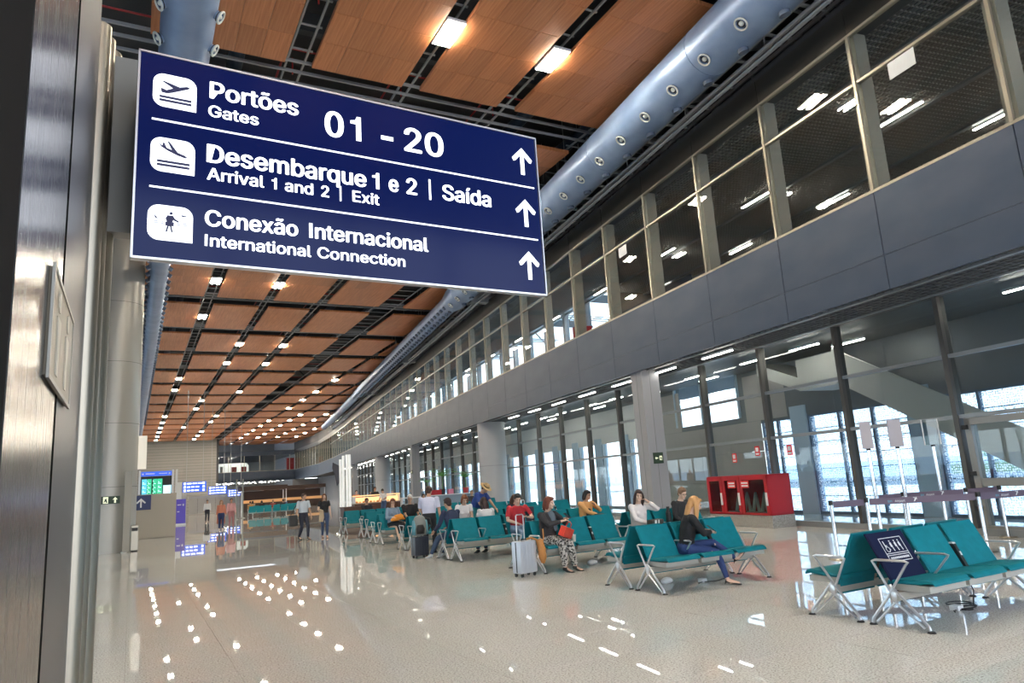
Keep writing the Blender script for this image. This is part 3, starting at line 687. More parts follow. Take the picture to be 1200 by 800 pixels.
for zc in (1.045, .630, .222):
    g = MB(); r_ = .088
    g.prism([(2.584 - .016, zc - .108), (2.584 + .016, zc - .108), (2.584 + .016, zc + .075), (2.584 - .016, zc + .075)], 0, .004, XZ)
    g.prism([(2.584, zc + .108), (2.584 + r_, zc + .02), (2.584 + r_ - .012, zc - .005), (2.584 + .06, zc - .0), (2.584, zc + .062)][:5], 0, .004, XZ)
    g.prism([(2.584, zc + .108), (2.584 - r_, zc + .02), (2.584 - r_ + .012, zc - .005), (2.584 - .06, zc - .0), (2.584, zc + .062)][::-1], 0, .004, XZ)
    g.build('arrow', sign_w, sg)
navy_ink = mat('icon ink navy', (.01, .01, .08), .5)
def icon(x, z, kind):
    w_, h_ = .232, .208; r_ = .058; P_ = []
    for cx, cz, a0 in ((x + w_ - r_, z + h_ - r_, 0), (x + r_, z + h_ - r_, 90), (x + r_, z + r_, 180)):
        for k in range(7): a = math.radians(a0 + 15 * k); P_.append((cx + r_ * math.cos(a), cz + r_ * math.sin(a)))
    P_.append((x + w_, z))
    o = MB().prism(P_, 0, .003, XZ).build('icon_field', sign_w, sg)
    q = MB(); F = lambda a, b, h: (x + a, -.0052 - h, z + b)
    if kind < 2:
        for b in (.062, .040): q.prism([(.035, b - .007), (.205, b - .007), (.205, b + .007), (.035, b + .007)], 0, .002, F)
    if kind == 0:   # taking off
        q.prism([(.045, .088), (.075, .086), (.105, .098), (.190, .140), (.193, .150), (.180, .153), (.140, .140), (.055, .162), (.048, .158), (.105, .125), (.070, .106), (.048, .114), (.040, .112)], 0, .002, F)
    elif kind == 1:  # landing
        q.prism([(.040, .170), (.060, .158), (.062, .176), (.070, .176), (.082, .148), (.110, .138), (.086, .188), (.094, .190), (.140, .128), (.178, .116), (.193, .104), (.180, .100), (.140, .110), (.090, .130), (.055, .150)], 0, .002, F)
    else:
        q.prism([(.118 + .009 * math.cos(t * PI / 4), .163 + .009 * math.sin(t * PI / 4)) for t in range(8)], 0, .002, F)
        q.prism([(.100, .150), (.128, .150), (.140, .132), (.160, .120), (.157, .113), (.130, .124), (.126, .112), (.134, .112), (.134, .088), (.122, .088), (.130, .052), (.122, .050), (.114, .086), (.108, .086), (.100, .050), (.092, .052), (.100, .088), (.090, .088), (.090, .110), (.098, .112), (.090, .132)], 0, .002, F)
        for a0, a1 in ((.018, .082), (.148, .212)):
            for b in (.108, .098): q.prism([(a0, b), (a1, b), (a1, b + .003), (a0, b + .003)], 0, .002, F)
        q.prism([(.025, .140), (.045, .128), (.070, .118), (.045, .124), (.030, .136)], 0, .002, F); q.prism([(.030, .146), (.036, .146), (.048, .130), (.042, .128)], 0, .002, F)
        q.prism([(.165, .150), (.185, .150), (.210, .163), (.185, .158), (.160, .166), (.178, .156)], 0, .002, F)
    q.build('icon_symbol', navy_ink, o)
icon(.080, .930, 0); icon(.079, .528, 1); icon(.077, .118, 2)
MB().box(.03, .09, .045, .42, .4, 1.1).build('sign_arm', galv, sg)

# ================================================================ BENCHES
def seat_mesh(m):
    b = MB(); prof = [(-.075, .440, .012), (-.05, .462, .02), (0, .468, .024), (.12, .452, .024), (.28, .438, .024), (.42, .432, .022)]
    n = len(prof); vs = []
    for x in (.0, .012, .588, .60):
        k = .45 if x in (.0, .60) else 1
        for y, z, t in prof: vs.append((x, y, z + t * k))
        for y, z, t in prof[::-1]: vs.append((x, y, z - t * k))
    N = 2 * n; fs = [(i * N + j, i * N + (j + 1) % N, (i + 1) * N + (j + 1) % N, (i + 1) * N + j) for i in range(3) for j in range(N)]
    fs += [tuple(range(N))[::-1], tuple(range(3 * N, 4 * N))]
    return b.add(vs, fs)
def back_mesh():
    b = MB(); prof = [(.345, .25), (.352, .34), (.385, .45), (.44, .56), (.51, .70), (.57, .82), (.615, .905)]; vs = []
    n = len(prof); t = .019
    for x in (0, .012, .588, .60):
        k = .4 if x in (0, .60) else 1
        for y, z in prof: vs.append((x, y - t * k, z))
        for y, z in prof[::-1]: vs.append((x, y + t * k, z - (.0 if z < .9 else .006)))
    N = 2 * n; fs = [(i * N + j, i * N + (j + 1) % N, (i + 1) * N + (j + 1) % N, (i + 1) * N + j) for i in range(3) for j in range(N)]
    fs += [tuple(range(N))[::-1], tuple(range(3 * N, 4 * N))]
    return b.add(vs, fs)
seat_me = seat_mesh(teal).mesh('seat', teal, True); back_me = back_mesh().mesh('backrest', teal, True)
back_navy = back_mesh().mesh('backrest', navyf, True)
pan_me = MB().box(.02, .62, -.02, .36, .36, .425).mesh('seat_pan', pan)
fr = MB(); hub = (0, .33, .31)
fr.path([(0, .37, .34), (0, .16, .62), (0, .13, .648), (0, .17, .66), (0, .49, .655), (0, .53, .64), (0, .51, .61), (0, .36, .33)], .0135, 8)
for fy in (.01, .62):
    dy = 1 if fy > .3 else -1
    fr.path([(0, .33, .38), (0, fy - dy * .01, .06), (0, fy, .02)], .0155, 8)
    fr.path([(0, .33, .25), (0, fy - dy * .05, .035)], .0115, 8)
fr.ball((0, .33, .31), (.018, .05, .075))
frame_me = fr.mesh('end_frame', chrome, True)
pad_me = MB().tube((0, 0, 0), (0, 0, .016), .042, 14, r1=.03).mesh('foot_pad', black, True)
arm_me = MB().path([(0, .34, .42), (0, .15, .63), (0, .13, .648), (0, .17, .66), (0, .49, .655), (0, .53, .64), (0, .44, .43)], .0125, 8).mesh('armrest', chrome, True)
beam_me = MB().box(.0, 2.07, .27, .37, .27, .35).mesh('beam', pan)
box_me = MB().prism([(.34, .43), (.39, .43), (.505, .69), (.455, .69)], -.026, .026, lambda a, b, h: (h, a, b)).mesh('power_box', black)
sock_me = MB().prism([(.455, .69), (.505, .69), (.512, .705), (.462, .705)], -.026, .026, lambda a, b, h: (h, a, b)).prism([(.395, .57), (.389, .57), (.407, .61), (.413, .61)], -.013, .013, lambda a, b, h: (h, a, b)).mesh('socket', mat('socket cap silver', (.6, .6, .6), .4))
def bench(x, y, rz, label, full=True, power=True):
    o = tag(empty('airport_bench', (x, y, 0), rz), label, 'bench', 'three seat airport benches')
    link('beam', beam_me, o)
    for i in range(3):
        sx = .065 + i * .665
        link('seat', seat_me, o, (sx, 0, 0)); link('backrest', back_me, o, (sx, 0, 0)); link('seat_pan', pan_me, o, (sx - .02, 0, 0))
    for ex in (.0, 2.07):
        e = link('end_frame', frame_me, o, (ex + (.012 if ex == 0 else -.012), 0, 0))
        for fy in (.0, .62): link('foot_pad', pad_me, e, (0, fy, 0))
    link('armrest', arm_me, o, (.70, 0, 0))
    if power: b = link('power_box', box_me, o, (1.365, 0, 0)); link('socket', sock_me, b)
    return o
# name, x, y, front label, rear label
rows = [(6.86, 4.57, 'teal bench nearest the camera with a navy priority seat', 'teal bench backing onto the one with the navy seat'),
        (6.63, 8.25, 'teal bench on which the blonde woman in jeans sits', 'teal bench backing onto the blonde woman\'s bench'),
        (6.70, 11.67, 'teal bench on which the woman with the red bag sits', 'teal bench backing onto the woman with the red bag'),
        (6.52, 15.05, 'teal bench on which the man in the red shirt sits', 'teal bench on which the man in the navy sweater sits'),
        (6.72, 18.6, 'teal bench behind the standing man in the white shirt', 'teal bench back to back with the one behind the standing man'),
        (6.95, 22.1, 'teal bench on which the woman with the orange cloth sits', 'teal bench behind the woman with the orange cloth'),
        (7.50, 25.4, 'teal bench one row behind the woman with the orange cloth', 'rear half of the bench one row behind the orange cloth woman'),
        (7.62, 28.8, 'teal bench at the far end beside the brown counter', 'rear half of the teal bench beside the brown counter')]
BEN = []
for x, y, a, b in rows:
    BEN.append((bench(x, y, 0, a), bench(x + 2.07, y + 1.39, PI, b)))
rows2 = [(9.02, 11.67, 'teal bench on which the woman in the white blouse sits', 'rear half of the bench of the woman in the white blouse'),
         (9.05, 15.05, 'teal bench on which the woman in the yellow top sits', 'rear half of the bench of the woman in the yellow top'),
         (9.05, 18.6, 'teal bench on which the brown haired woman sits', 'rear half of the bench of the brown haired woman'),
         (9.25, 22.1, 'second column teal bench in line with the orange cloth woman', 'rear half of the second column bench in line with the orange cloth woman'),
         (9.75, 25.4, 'second column teal bench one row further back', 'rear half of the second column bench one row further back'),
         (9.9, 28.8, 'second column teal bench of the last row', 'rear half of the second column bench of the last row')]
for x, y, a, b in rows2: bench(x, y, 0, a); bench(x + 2.07, y + 1.39, PI, b)
for x, y, a in ((12.2, 22.1, 'third column teal bench behind the bending man'), (12.0, 25.4, 'third column teal bench by the round column'), (12.3, 29.5, 'third column teal bench near the palm planter'), (14.6, 33.0, 'teal bench in front of the planter shelf')):
    bench(x, y, 0, a)
for i, (x, y) in enumerate(((9.3, 69), (11.4, 69), (10.2, 72.5), (12.3, 72.5))):
    o = bench(x + 2.07, y + .5, PI, ['left of two bright far benches by the walkers', 'right of two bright far benches by the walkers', 'left bright far bench of the second row', 'right bright far bench of the second row'][i], power=False)
    for ch in KIDS_of(o):
        if ch.name.startswith(('seat', 'back')) and not ch.name.startswith('seat_pan'):
            ch.data = ch.data.copy(); ch.data.materials.clear(); ch.data.materials.append(teal_b)
# navy priority seat print
A = BEN[0][0]; nb = [c for c in KIDS_of(A) if c.name.startswith('backrest')][0]; nb.data = back_navy; nb['label'] = 'navy backrest with white priority seat symbols'
pr = MB(); wp = mat('seat print white', (.7, .72, .75), .5)
def BK(a, t, h):   # a across (0..0.6), t along the backrest height 0 at z .45, 1 at z .9
    z = .45 + t * .455; y = .385 + (.615 - .385) * t
    return (a, y - .024 - h, z)
def ln(a0, t0, a1, t1, wd=.006):
    d = Vector((a1 - a0, (t1 - t0) * .5)); n_ = Vector((-d.y, d.x)).normalized() * wd / 2
    pr.prism([(a0 + n_.x, t0 + n_.y * 2), (a1 + n_.x, t1 + n_.y * 2), (a1 - n_.x, t1 - n_.y * 2), (a0 - n_.x, t0 - n_.y * 2)], 0, .002, BK)
for q in ((.14, .86, .50, .86), (.14, .36, .50, .36), (.14, .36, .14, .86), (.50, .36, .50, .86), (.14, .53, .50, .53), (.14, .49, .50, .49)): ln(*q, .007)
for k in range(14): ln(.17 + k * .022, .43, .185 + k * .022, .43, .022)
for k in range(12): a, b = 2 * PI * k / 12, 2 * PI * (k + 1) / 12; ln(.205 + .028 * math.cos(a), .62 + .056 * math.sin(a), .205 + .028 * math.cos(b), .62 + .056 * math.sin(b), .007)
ln(.185, .80, .19, .66, .014); ln(.19, .70, .22, .70, .008); ln(.225, .66, .245, .60, .008)
for a in (.29, .365, .43): ln(a, .80, a, .775, .018); ln(a, .76, a + .004, .66, .022); ln(a + .004, .66, a + .012, .57, .012); ln(a - .014, .74, a - .012, .66, .007)
pr.build('seat_print', wp, nb)
# cables under the nearest bench and the second one
cb_ = MB().path([(8.2 + .16 * math.cos(t * .55), 4.98 + .10 * math.sin(t * .55) + .004 * t, .01 + .0015 * t) for t in range(30)], .007, 6).path([(8.25, 4.95, .03), (8.22, 4.9, .2), (8.2, 4.92, .30)], .006, 6).build('power_cable', black, smooth=True)
tag(cb_, 'coiled black power cable on the floor under the nearest bench', 'cable')
cb2 = MB().path([(7.9 + .05 * t, 4.95 + .05 * math.sin(t), .01) for t in range(7)], .007, 6).build('power_cable', black, smooth=True); tag(cb2, 'short black cable left of the coiled one under the nearest bench', 'cable')
cb3 = MB().path([(7.6 + .07 * t, 8.62 + .04 * math.sin(t), .01 + .0) for t in range(9)], .007, 6).build('power_cable', black, smooth=True); tag(cb3, 'black cable under the bench of the blonde woman', 'cable')
for (x, y, lb_) in ((8.05, 5.02, 'white floor socket under the nearest bench'), (7.75, 8.7, 'white floor socket under the blonde woman\'s bench'), (8.1, 12.15, 'white floor socket under the bench with the red bag')):
    tag(MB().bbox(x - .05, x + .05, y - .05, y + .05, 0, .055, .006).build('floor_socket', white), lb_, 'socket')

# ================================================================ STANCHIONS with belts, tall sign posts
def stanchion(x, y, label, h=1.0):
    o = tag(empty('queue_stanchion', (x, y, 0)), label, 'stanchion', 'belt stanchions by the glazed doors')
    MB().tube((0, 0, 0), (0, 0, .025), .17, 24, r1=.15).build('base', steel_s, o, smooth=True); MB().tube((0, 0, .02), (0, 0, h - .06), .032, 16).build('pole', chrome2, o, smooth=True)
    MB().tube((0, 0, h - .08), (0, 0, h), .038, 16).build('belt_head', black, o, smooth=True); return o
ST = [(10.93, 8.75), (11.62, 8.55), (12.95, 7.35), (13.35, 9.0), (14.5, 8.45), (14.3, 6.95), (15.2, 8.2), (15.3, 6.6)]
names = ['belt stanchion at the left end of the front belt', 'second belt stanchion along the front belt', 'belt stanchion in the front belt above the third teal seat', 'belt stanchion in the back belt behind the second sign post', 'belt stanchion in the back belt beside the third sign post',
         'belt stanchion in the front belt before the glazed door', 'back belt stanchion before the glazed door', 'last belt stanchion at the right of the front belt']
for (x, y), n_ in zip(ST, names): stanchion(x, y, n_)
def sbelt(a, b, label):
    A_, B_ = Vector((*a, .93)), Vector((*b, .93)); L = (B_ - A_).length; ang = math.atan2(B_.y - A_.y, B_.x - A_.x)
    o = MB().box(.05, L - .05, -.003, .003, -.06, .05).build('belt', belt, loc=tuple(A_), rz=ang); tag(o, label, 'belt', 'printed belts between stanchions')
    k = .35
    while k + .50 < L:
        mt = Matrix.Translation((k, -.0045, -.03)) @ YF
        text('belt_print', 'BH', .075, beltc, o, mt, extrude=.0005); text('belt_print', 'Airport', .075, beltx, o, Matrix.Translation((k + .115, -.0045, -.03)) @ YF, extrude=.0005)
        MB().prism([(k + .42, -.03), (k + .44, -.03), (k + .48, .04), (k + .46, .04)], 0, .001, lambda a, b_, h: (a, -.0045 - h, b_)).prism([(k + .41, .04), (k + .43, .04), (k + .48, .015), (k + .475, .0)], 0, .001, lambda a, b_, h: (a, -.0045 - h, b_)).build('belt_swallow', beltx, o)
        k += 1.0
sbelt(ST[0], ST[1], 'front belt between the first two stanchions'); sbelt(ST[1], ST[2], 'long front belt behind the navy seat'); sbelt(ST[2], ST[5], 'front belt running to the door stanchion'); sbelt(ST[5], ST[7], 'front belt at the far right')
sbelt((12.69, 9.1), ST[3], 'back belt between the first two sign posts'); sbelt(ST[3], ST[4], 'back belt between second and third sign posts'); sbelt(ST[4], ST[6], 'back belt before the glazed door')
plate = mat('plate pale grey violet', (.45, .42, .45), .5)
for i, (x, y, lab) in enumerate(((12.69, 9.11, 'tall steel post with a narrow grey sign plate, left of three'), (13.10, 8.78, 'tall steel post with a wide grey sign plate, middle of three'), (14.15, 8.72, 'tall steel post with a clear acrylic plate, right of three'))):
    o = tag(empty('sign_post', (x, y, 0), (-.9, -.35, -.55)[i]), lab, 'sign post', 'tall sign posts among the stanchions')
    MB().tube((0, 0, 0), (0, 0, .03), .19, 24, r1=.17).build('base', steel_s, o, smooth=True); MB().tube((0, 0, .03), (0, 0, 1.86), .035, 16).build('pole', chrome2, o, smooth=True)
    MB().tube((0, 0, 1.84), (0, 0, 1.875), .04, 16).build('clamp', black, o, smooth=True)
    if i < 2: MB().bbox(-.10 - .04 * i, .10 + .04 * i, -.012, .012, 1.875, 2.40, .004).build('plate', plate, o)
    else:
        MB().box(-.15, .15, -.006, .006, 1.875, 2.38).build('plate', glass_s, o); MB().box(.15, .165, -.01, .01, 1.875, 2.38).box(-.165, -.15, -.01, .01, 1.875, 2.38).build('plate_edge', lamp_body, o)

# ================================================================ RED HOSE CABINET on a granite plinth
rc = tag(empty('hose_cabinet', tuple(WP(0, 0)), RW), 'red glazed cabinet on a granite plinth beside the lower glazing', 'cabinet')
D0, D1, a0, a1 = 13.15, 13.9, 16.1, 18.85
MB().bbox(D0 - .02, D1, a0 - .02, a1 + .02, 0, .33, .006).build('plinth', concrete, rc)
MB().box(D1 - .04, D1, a0, a1, .33, 1.43).box(D0, D1, a0, a0 + .05, .33, 1.43).box(D0, D1, a1 - .05, a1, .33, 1.43).box(D0, D1, a0, a1, 1.38, 1.43).box(D0, D1, a0, a1, .33, .36).build('carcass', redp, rc)
for j, (b0, b1) in enumerate(((a0 + .0, a0 + .62 * 1.9), (a0 + .62 * 1.9, a1 - .75), (a1 - .75, a1))):
    dr = MB().box(D0 - .04, D0, b0 + .01, b0 + .12, .35, 1.41).box(D0 - .04, D0, b1 - .12, b1 - .01, .35, 1.41).box(D0 - .04, D0, b0 + .01, b1 - .01, 1.30, 1.41).box(D0 - .04, D0, b0 + .01, b1 - .01, .35, .40).build('door', redp, rc)
    MB().box(D0 - .02, D0 - .015, b0 + .12, b1 - .12, .40, 1.30).build('glass', glass_s, dr)
    MB().bbox(D0 - .08, D0 - .04, b0 + .03, b0 + .08, .6, .95, .008).build('handle', white, dr)
MB().box(D0 + .12, D1 - .1, a0 + .1, a1 - .1, .36, .38).build('shelf', pan, rc)
redl = mat('red label', (.75, .03, .03), .5); 
for s_ in (16.85, 17.45):
    o = MB().box(D0 - .05, D0 - .045, s_, s_ + .36, 1.08, 1.28).build('warning_label', redl, rc)
    MB().box(D0 - .053, D0 - .05, s_ + .04, s_ + .32, 1.20, 1.24).box(D0 - .053, D0 - .05, s_ + .04, s_ + .32, 1.12, 1.16).build('label_text', white, o)
hz = tag(empty('hose_reel', tuple(WP(17.2, 13.5)), RW), 'folded pale hose inside the red cabinet', 'hose')
for k in range(4): MB().path([(0, -.55 + .38 * k, .4), (.02, -.45 + .38 * k, .9), (.0, -.30 + .38 * k, .42)], .05, 8).build('hose_fold', mat('hose pale green', (.45, .52, .48), .7), hz, smooth=True)
ext_r = MB().tube(tuple(WP(16.5, 13.5, .38)), tuple(WP(16.5, 13.5, .95)), .08, 16).tube(tuple(WP(16.5, 13.5, .95)), tuple(WP(16.5, 13.5, 1.02)), .05, 12, r1=.02).build('fire_extinguisher', redp, smooth=True); tag(ext_r, 'red fire extinguisher inside the glazed cabinet', 'extinguisher')
for i, (s_, z_) in enumerate(((18.45, 1.95), (17.35, 2.1), (16.0, 2.05))):
    o = MB().box(0, .012, -.10, .10, -.14, .14).build('wall_sign', redl, loc=tuple(WP(s_ , DG - .12, z_)), rz=RW)
    MB().box(-.004, 0, -.06, .06, -.02, .10).box(-.004, 0, -.07, .07, -.11, -.06).build('sign_symbol', white, o)
    tag(o, ['red square fire sign on the glass above the left of the red cabinet', 'red fire sign on the glass above the middle of the red cabinet', 'red fire sign on the glass right above the cabinet end'][i], 'sign')

# ================================================================ STAIR seen through the glass
stm = mat('stair soffit off white', (.62, .60, .55), .5)
st = tag(empty('staircase', (0, 0, 0), RW), 'pale stair flight with a landing behind the lower glazing', 'staircase')
Dst0, Dst1 = 15.9, 17.2
def slab(s0, z0, s1, z1, t, D0_, D1_, name):
    MB().add([(D, s, z) for D in (D0_, D1_) for s, z in ((s0, z0), (s1, z1), (s1, z1 + t), (s0, z0 + t))], [(0, 1, 2, 3), (7, 6, 5, 4), (0, 4, 5, 1), (1, 5, 6, 2), (2, 6, 7, 3), (3, 7, 4, 0)]).build(name, stm, st)
slab(8.6, .0, 15.9, 3.9, .45, Dst0, Dst1, 'flight'); slab(15.9, 3.85, 17.4, 3.85, .35, Dst0, Dst1, 'landing'); slab(17.4, 3.85, 19.3, 4.62, .4, Dst0, Dst1, 'flight')
slab(8.6, -.1, 15.9, 3.9, 1.0, Dst0 - .05, Dst0, 'balustrade'); slab(15.9, 3.85, 17.4, 3.85, .95, Dst0 - .05, Dst0, 'balustrade')
for k in range(19): MB().box(Dst0 + .05, Dst1 - .05, 8.9 + k * .35, 9.25 + k * .35, .55 + k * .187, .70 + k * .187).build('step', stm, st)

# ================================================================ EXIT SIGNS
def exit_sign(name, loc, rz, label, w_=.52, h_=.26):
    o = MB().box(-w_ / 2, w_ / 2, -.02, .02, -h_ / 2, h_ / 2).build(name, grn, loc=loc, rz=rz); tag(o, label, 'sign')
    F = lambda a, b, h: (a, -.021 - h, b)
    k = w_ / .52
    a_ = [(-.20, 0), (-.12, .07), (-.12, .025), (-.03, .025), (-.03, -.025), (-.12, -.025), (-.12, -.07)]
    if 'up' in label: a_ = [(.13, .09), (.06, .01), (.105, .01), (.105, -.09), (.155, -.09), (.155, .01), (.20, .01)]; dx = -.13
    else: dx = .12
    MB().prism([(a * k, b * k) for a, b in a_], 0, .004, F).build('arrow', exw, o)
    MB().box((dx - .07) * k, (dx + .07) * k, -.026, -.021, -.10 * k, .10 * k).build('door_symbol', exw, o)
    MB().prism([((dx + a) * k, b * k) for a, b in ((-.03, .03), (.02, .05), (.03, .0), (.05, -.08), (.02, -.08), (0, -.03), (-.04, -.07), (-.05, -.05), (-.02, 0))], 0, .006, lambda a, b, h: (a, -.0265 - h, b)).build('runner_symbol', grn, o)
    return o
exit_sign('exit_sign', tuple(WP(20.685, 12.62, 2.13)), RW - 0, 'dark green exit sign with left arrow on the grey square column', .36, .36)
o = exit_sign('exit_sign', (-.70, 30.84, 1.93), 0, 'dark green exit sign with arrow pointing up on the large left column', .62, .28)
exit_sign('exit_sign', tuple(WP(58.3, 12.27, 2.9)), -PI / 2 + RW, 'pale square exit sign on a far grey column', .5, .3)

# ================================================================ LEFT MIDDLE: counter, post, bin, screens, banners
ct = tag(empty('check_counter', (-.9, 41.0, 0)), 'beige laminated partition with joints beyond the left column', 'counter')
for i, (a, b) in enumerate(((0, .95), (.955, 1.90), (1.905, 2.93))):
    for z0, z1 in ((.02, 1.09), (1.095, 2.18)): MB().box(a, b, 0, .06, z0, z1).build('panel', beige, ct)
MB().box(0, 2.93, .06, 3.0, 0, 2.17).build('carcass', beige, ct)
av = MB().box(-.45, .45, -.02, .02, -.36, .36).build('arrow_sign', mat('navy sign matt', (.01, .02, .10), .4), loc=(.42, 40.98, 1.78)); tag(av, 'navy square sign with a white upward arrow on the beige partition', 'sign')
MB().prism([(0, .22), (.22, .0), (.17, -.05), (.035, .08), (.035, -.24), (-.035, -.24), (-.035, .08), (-.17, -.05), (-.22, 0)], 0, .01, lambda a, b, h: (a, -.021 - h, b)).build('arrow', white, av)
ps = tag(empty('steel_totem', (-.13, 30.62, 0)), 'tall satin steel post standing beside the large left column', 'post')
MB().bbox(-.12, .12, -.1, .1, 0, 2.95, .02).build('pole', mat('post painted tan grey', (.30, .275, .23), .4), ps); MB().tube((0, 0, 0), (0, 0, .03), .17, 20).build('base', steel_s, ps, smooth=True)
bn = tag(empty('waste_bin', (.14, 30.98, 0)), 'slim mirror steel bin beside the post by the left column', 'bin')
MB().bbox(-.13, .13, -.1, .1, .03, .95, .02).build('body', steel_s, bn); MB().box(-.1, .1, -.11, -.09, .74, .86).build('slot', black, bn); MB().box(-.12, .12, -.09, .09, 0, .04).build('base', black, bn)
bl = MB().box(-.02, .28, 0, .05, 3.05, 4.35).build('blade_sign', mat('cream blade', (.75, .70, .60), .5, emis=(1, .93, .8), es=.25), loc=(.18, 31.6, 0)); tag(bl, 'narrow cream blade sign projecting from the large left column', 'sign')
# flight screens
fd = tag(empty('flight_screen_frame', (0, 60, 0)), 'white portal frame with flight screens behind the beige partition', 'screens')
for x in (.12, .40, 2.62, 2.88): MB().box(x, x + .14, 0, .2, 0, 4.15).build('post', white, fd)
hb = MB().box(.55, 2.6, -.02, .15, 3.72, 4.05).build('header', blue_s, fd)
MB().box(.62, .72, -.03, -.02, 3.82, 3.94).box(.85, 1.45, -.03, -.02, 3.86, 3.92).box(1.75, 2.3, -.03, -.02, 3.86, 3.92).box(2.4, 2.5, -.03, -.02, 3.82, 3.94).build('header_text', white, hb)
MB().box(.5, 2.65, .02, .18, 1.6, 3.70).build('backing', black, fd)
def screen(x0, x1, z0, z1, m, y=59.95):
    o = MB().box(x0, x1, y - 60 - .02, y - 60 + .02, z0, z1).build('screen', m, fd); q = MB(); n_ = int((z1 - z0) / .1)
    for k in range(n_): q.box(x0 + .05, x1 - .08 - .1 * (k % 3), y - 60 - .026, y - 60 - .02, z0 + .04 + k * .1, z0 + .075 + k * .1)
    stuff(q.build('screen_rows', mat('screen rows', (.6, 1, .9), .5, emis=(.6, 1, .85), es=1), o))
screen(.62, .95, 2.2, 3.5, scr_b); screen(.97, 1.26, 2.2, 3.5, scr_g); screen(1.36, 1.62, 2.2, 3.5, scr_g); screen(1.64, 1.98, 2.2, 3.5, MATS['green flight screen'])
screen(2.05, 2.58, 2.2, 3.0, scr_w)
pb = MB().box(2.95, 3.62, -.03, .03, .12, 1.9).build('banner_totem', purple, loc=(0, 60, 0)); tag(pb, 'violet free standing banner right of the beige partition', 'banner')
MB().box(2.9, 3.67, -.12, .12, 0, .12).build('base', white, pb); MB().box(3.05, 3.3, -.036, -.03, 1.45, 1.52).box(3.05, 3.2, -.036, -.03, .95, 1.02).box(3.4, 3.5, -.036, -.03, 1.4, 1.55).build('banner_text', white, pb)
def hang_sign(x0, x1, y, z0, z1, label, rows_=3):
    o = MB().box(x0, x1, -.08, .08, z0, z1).build('hanging_sign', blue_s, loc=(0, y, 0)); tag(o, label, 'sign'); h = (z1 - z0) / rows_
    q = MB()
    for k in range(rows_):
        zc = z0 + h * (k + .5); q.box(x0 + .1, x0 + .1 + h * .6, -.09, -.08, zc - h * .3, zc + h * .3); rr_ = random.Random(k + int(x0 * 7))
        xx = x0 + .15 + h * .8
        while xx < x1 - .7: w_ = rr_.uniform(.25, .5); q.box(xx, xx + w_, -.09, -.08, zc - h * .17, zc + h * .2); xx += w_ + .1
        q.box(x1 - .35, x1 - .15, -.09, -.08, zc - h * .3, zc + h * .3)
    stuff(q.build('sign_writing', mat('sign writing white', (.9, .9, .9), .5, emis=(.9, .95, 1), es=1.2), o))
    MB().box(x0 + .3, x0 + .36, -.03, .03, z1, 13).build('hanger', galv, o); MB().box(x1 - .36, x1 - .3, -.03, .03, z1, 13).build('hanger', galv, o)
hang_sign(4.5, 6.7, 80, 2.6, 3.62, 'blue three line hanging sign in front of the end wall')
hang_sign(8.3, 10.4, 96, 2.35, 3.3, 'blue hanging sign left of the two slim far poles'); hang_sign(11.4, 13.4, 104, 2.0, 2.9, 'blue hanging sign right of the two slim far poles')
for x, l_ in ((7.95, 'slim tall steel pole in the far hall, left of a pair'), (8.45, 'slim tall steel pole in the far hall, right of a pair')):
    o = tag(empty('steel_pole', (x, 66, 0)), l_, 'pole'); MB().tube((0, 0, 0), (0, 0, 3.3), .06, 12).build('pole', steel_s, o, smooth=True); MB().tube((0, 0, 0), (0, 0, .05), .2, 16).build('base', steel_s, o, smooth=True)
tp = tag(empty('white_post', (4.1, 78, 0)), 'white square post left of the three line hanging sign', 'post'); MB().box(-.2, .2, -.2, .2, 0, 3.6).build('pole', white, tp)
gt = tag(empty('security_gate', (6.4, 100, 0)), 'grey panelled gates and partitions at the foot of the end wall', 'gate')
for k in range(4): MB().box(k * 1.05, k * 1.05 + .95, 0, .08, .1, 2.0).build('panel', mat('gate panel grey', (.42, .40, .37), .5), gt)
MB().box(-.1, 4.3, -.05, .12, 2.0, 2.25).build('rail', colw, gt); MB().box(-1.9, -.3, 0, .5, 0, 2.9).build('cabinet', mat('grey kiosk', (.40, .40, .40), .5), gt)

# ================================================================ TOTEM, brown counter, cafe, planters
tm = tag(empty('lit_totem', (10.15, 39.6, 0)), 'white triple mast with dark pennant by the brown counter', 'totem')
for x, z in ((0, 3.45), (.16, 3.65), (.36, 3.7), (.52, 3.7)): MB().tube((x, 0, 0), (x, 0, z), .07, 14).build('mast', mat('mast white', (.85, .85, .82), .4, emis=(1, 1, .95), es=.25), tm, smooth=True)
MB().prism([(-.42, 3.3), (-.05, 3.1), (-.05, 2.2), (-.2, 2.0), (-.3, 2.6), (-.45, 3.0)], 0, .03, lambda a, b, h: (a, h, b)).build('pennant', mat('pennant dark grey', (.08, .08, .10), .7), tm)
bc = tag(empty('brown_counter', (9.55, 36.6, 0)), 'low dark brown counter at the left end of the far benches', 'counter')
MB().bbox(0, 1.6, 0, .9, 0, .86, .01).build('body', brown, bc); MB().bbox(-.03, 1.63, -.03, .93, .86, .91, .008).build('worktop', brown, bc)
cf = tag(empty('cafe_counter', (12.4, 45.0, 0)), 'warm lit cafe counter with food behind the far benches', 'counter')
MB().box(0, 3.0, 0, .8, 0, .85).build('body', brown, cf); MB().bbox(-.05, 3.05, -.05, .85, .85, .9, .008).build('worktop', beige, cf)
MB().box(.05, 2.95, .3, .7, .92, 1.25).build('lit_display', warm, cf); MB().box(0, 3.0, .0, .6, 1.32, 1.38).build('glass_shelf', warm, cf)
for x in (.02, 2.95): MB().box(x, x + .05, .0, .7, .9, 1.38).build('upright', white, cf)
rr = random.Random(11)
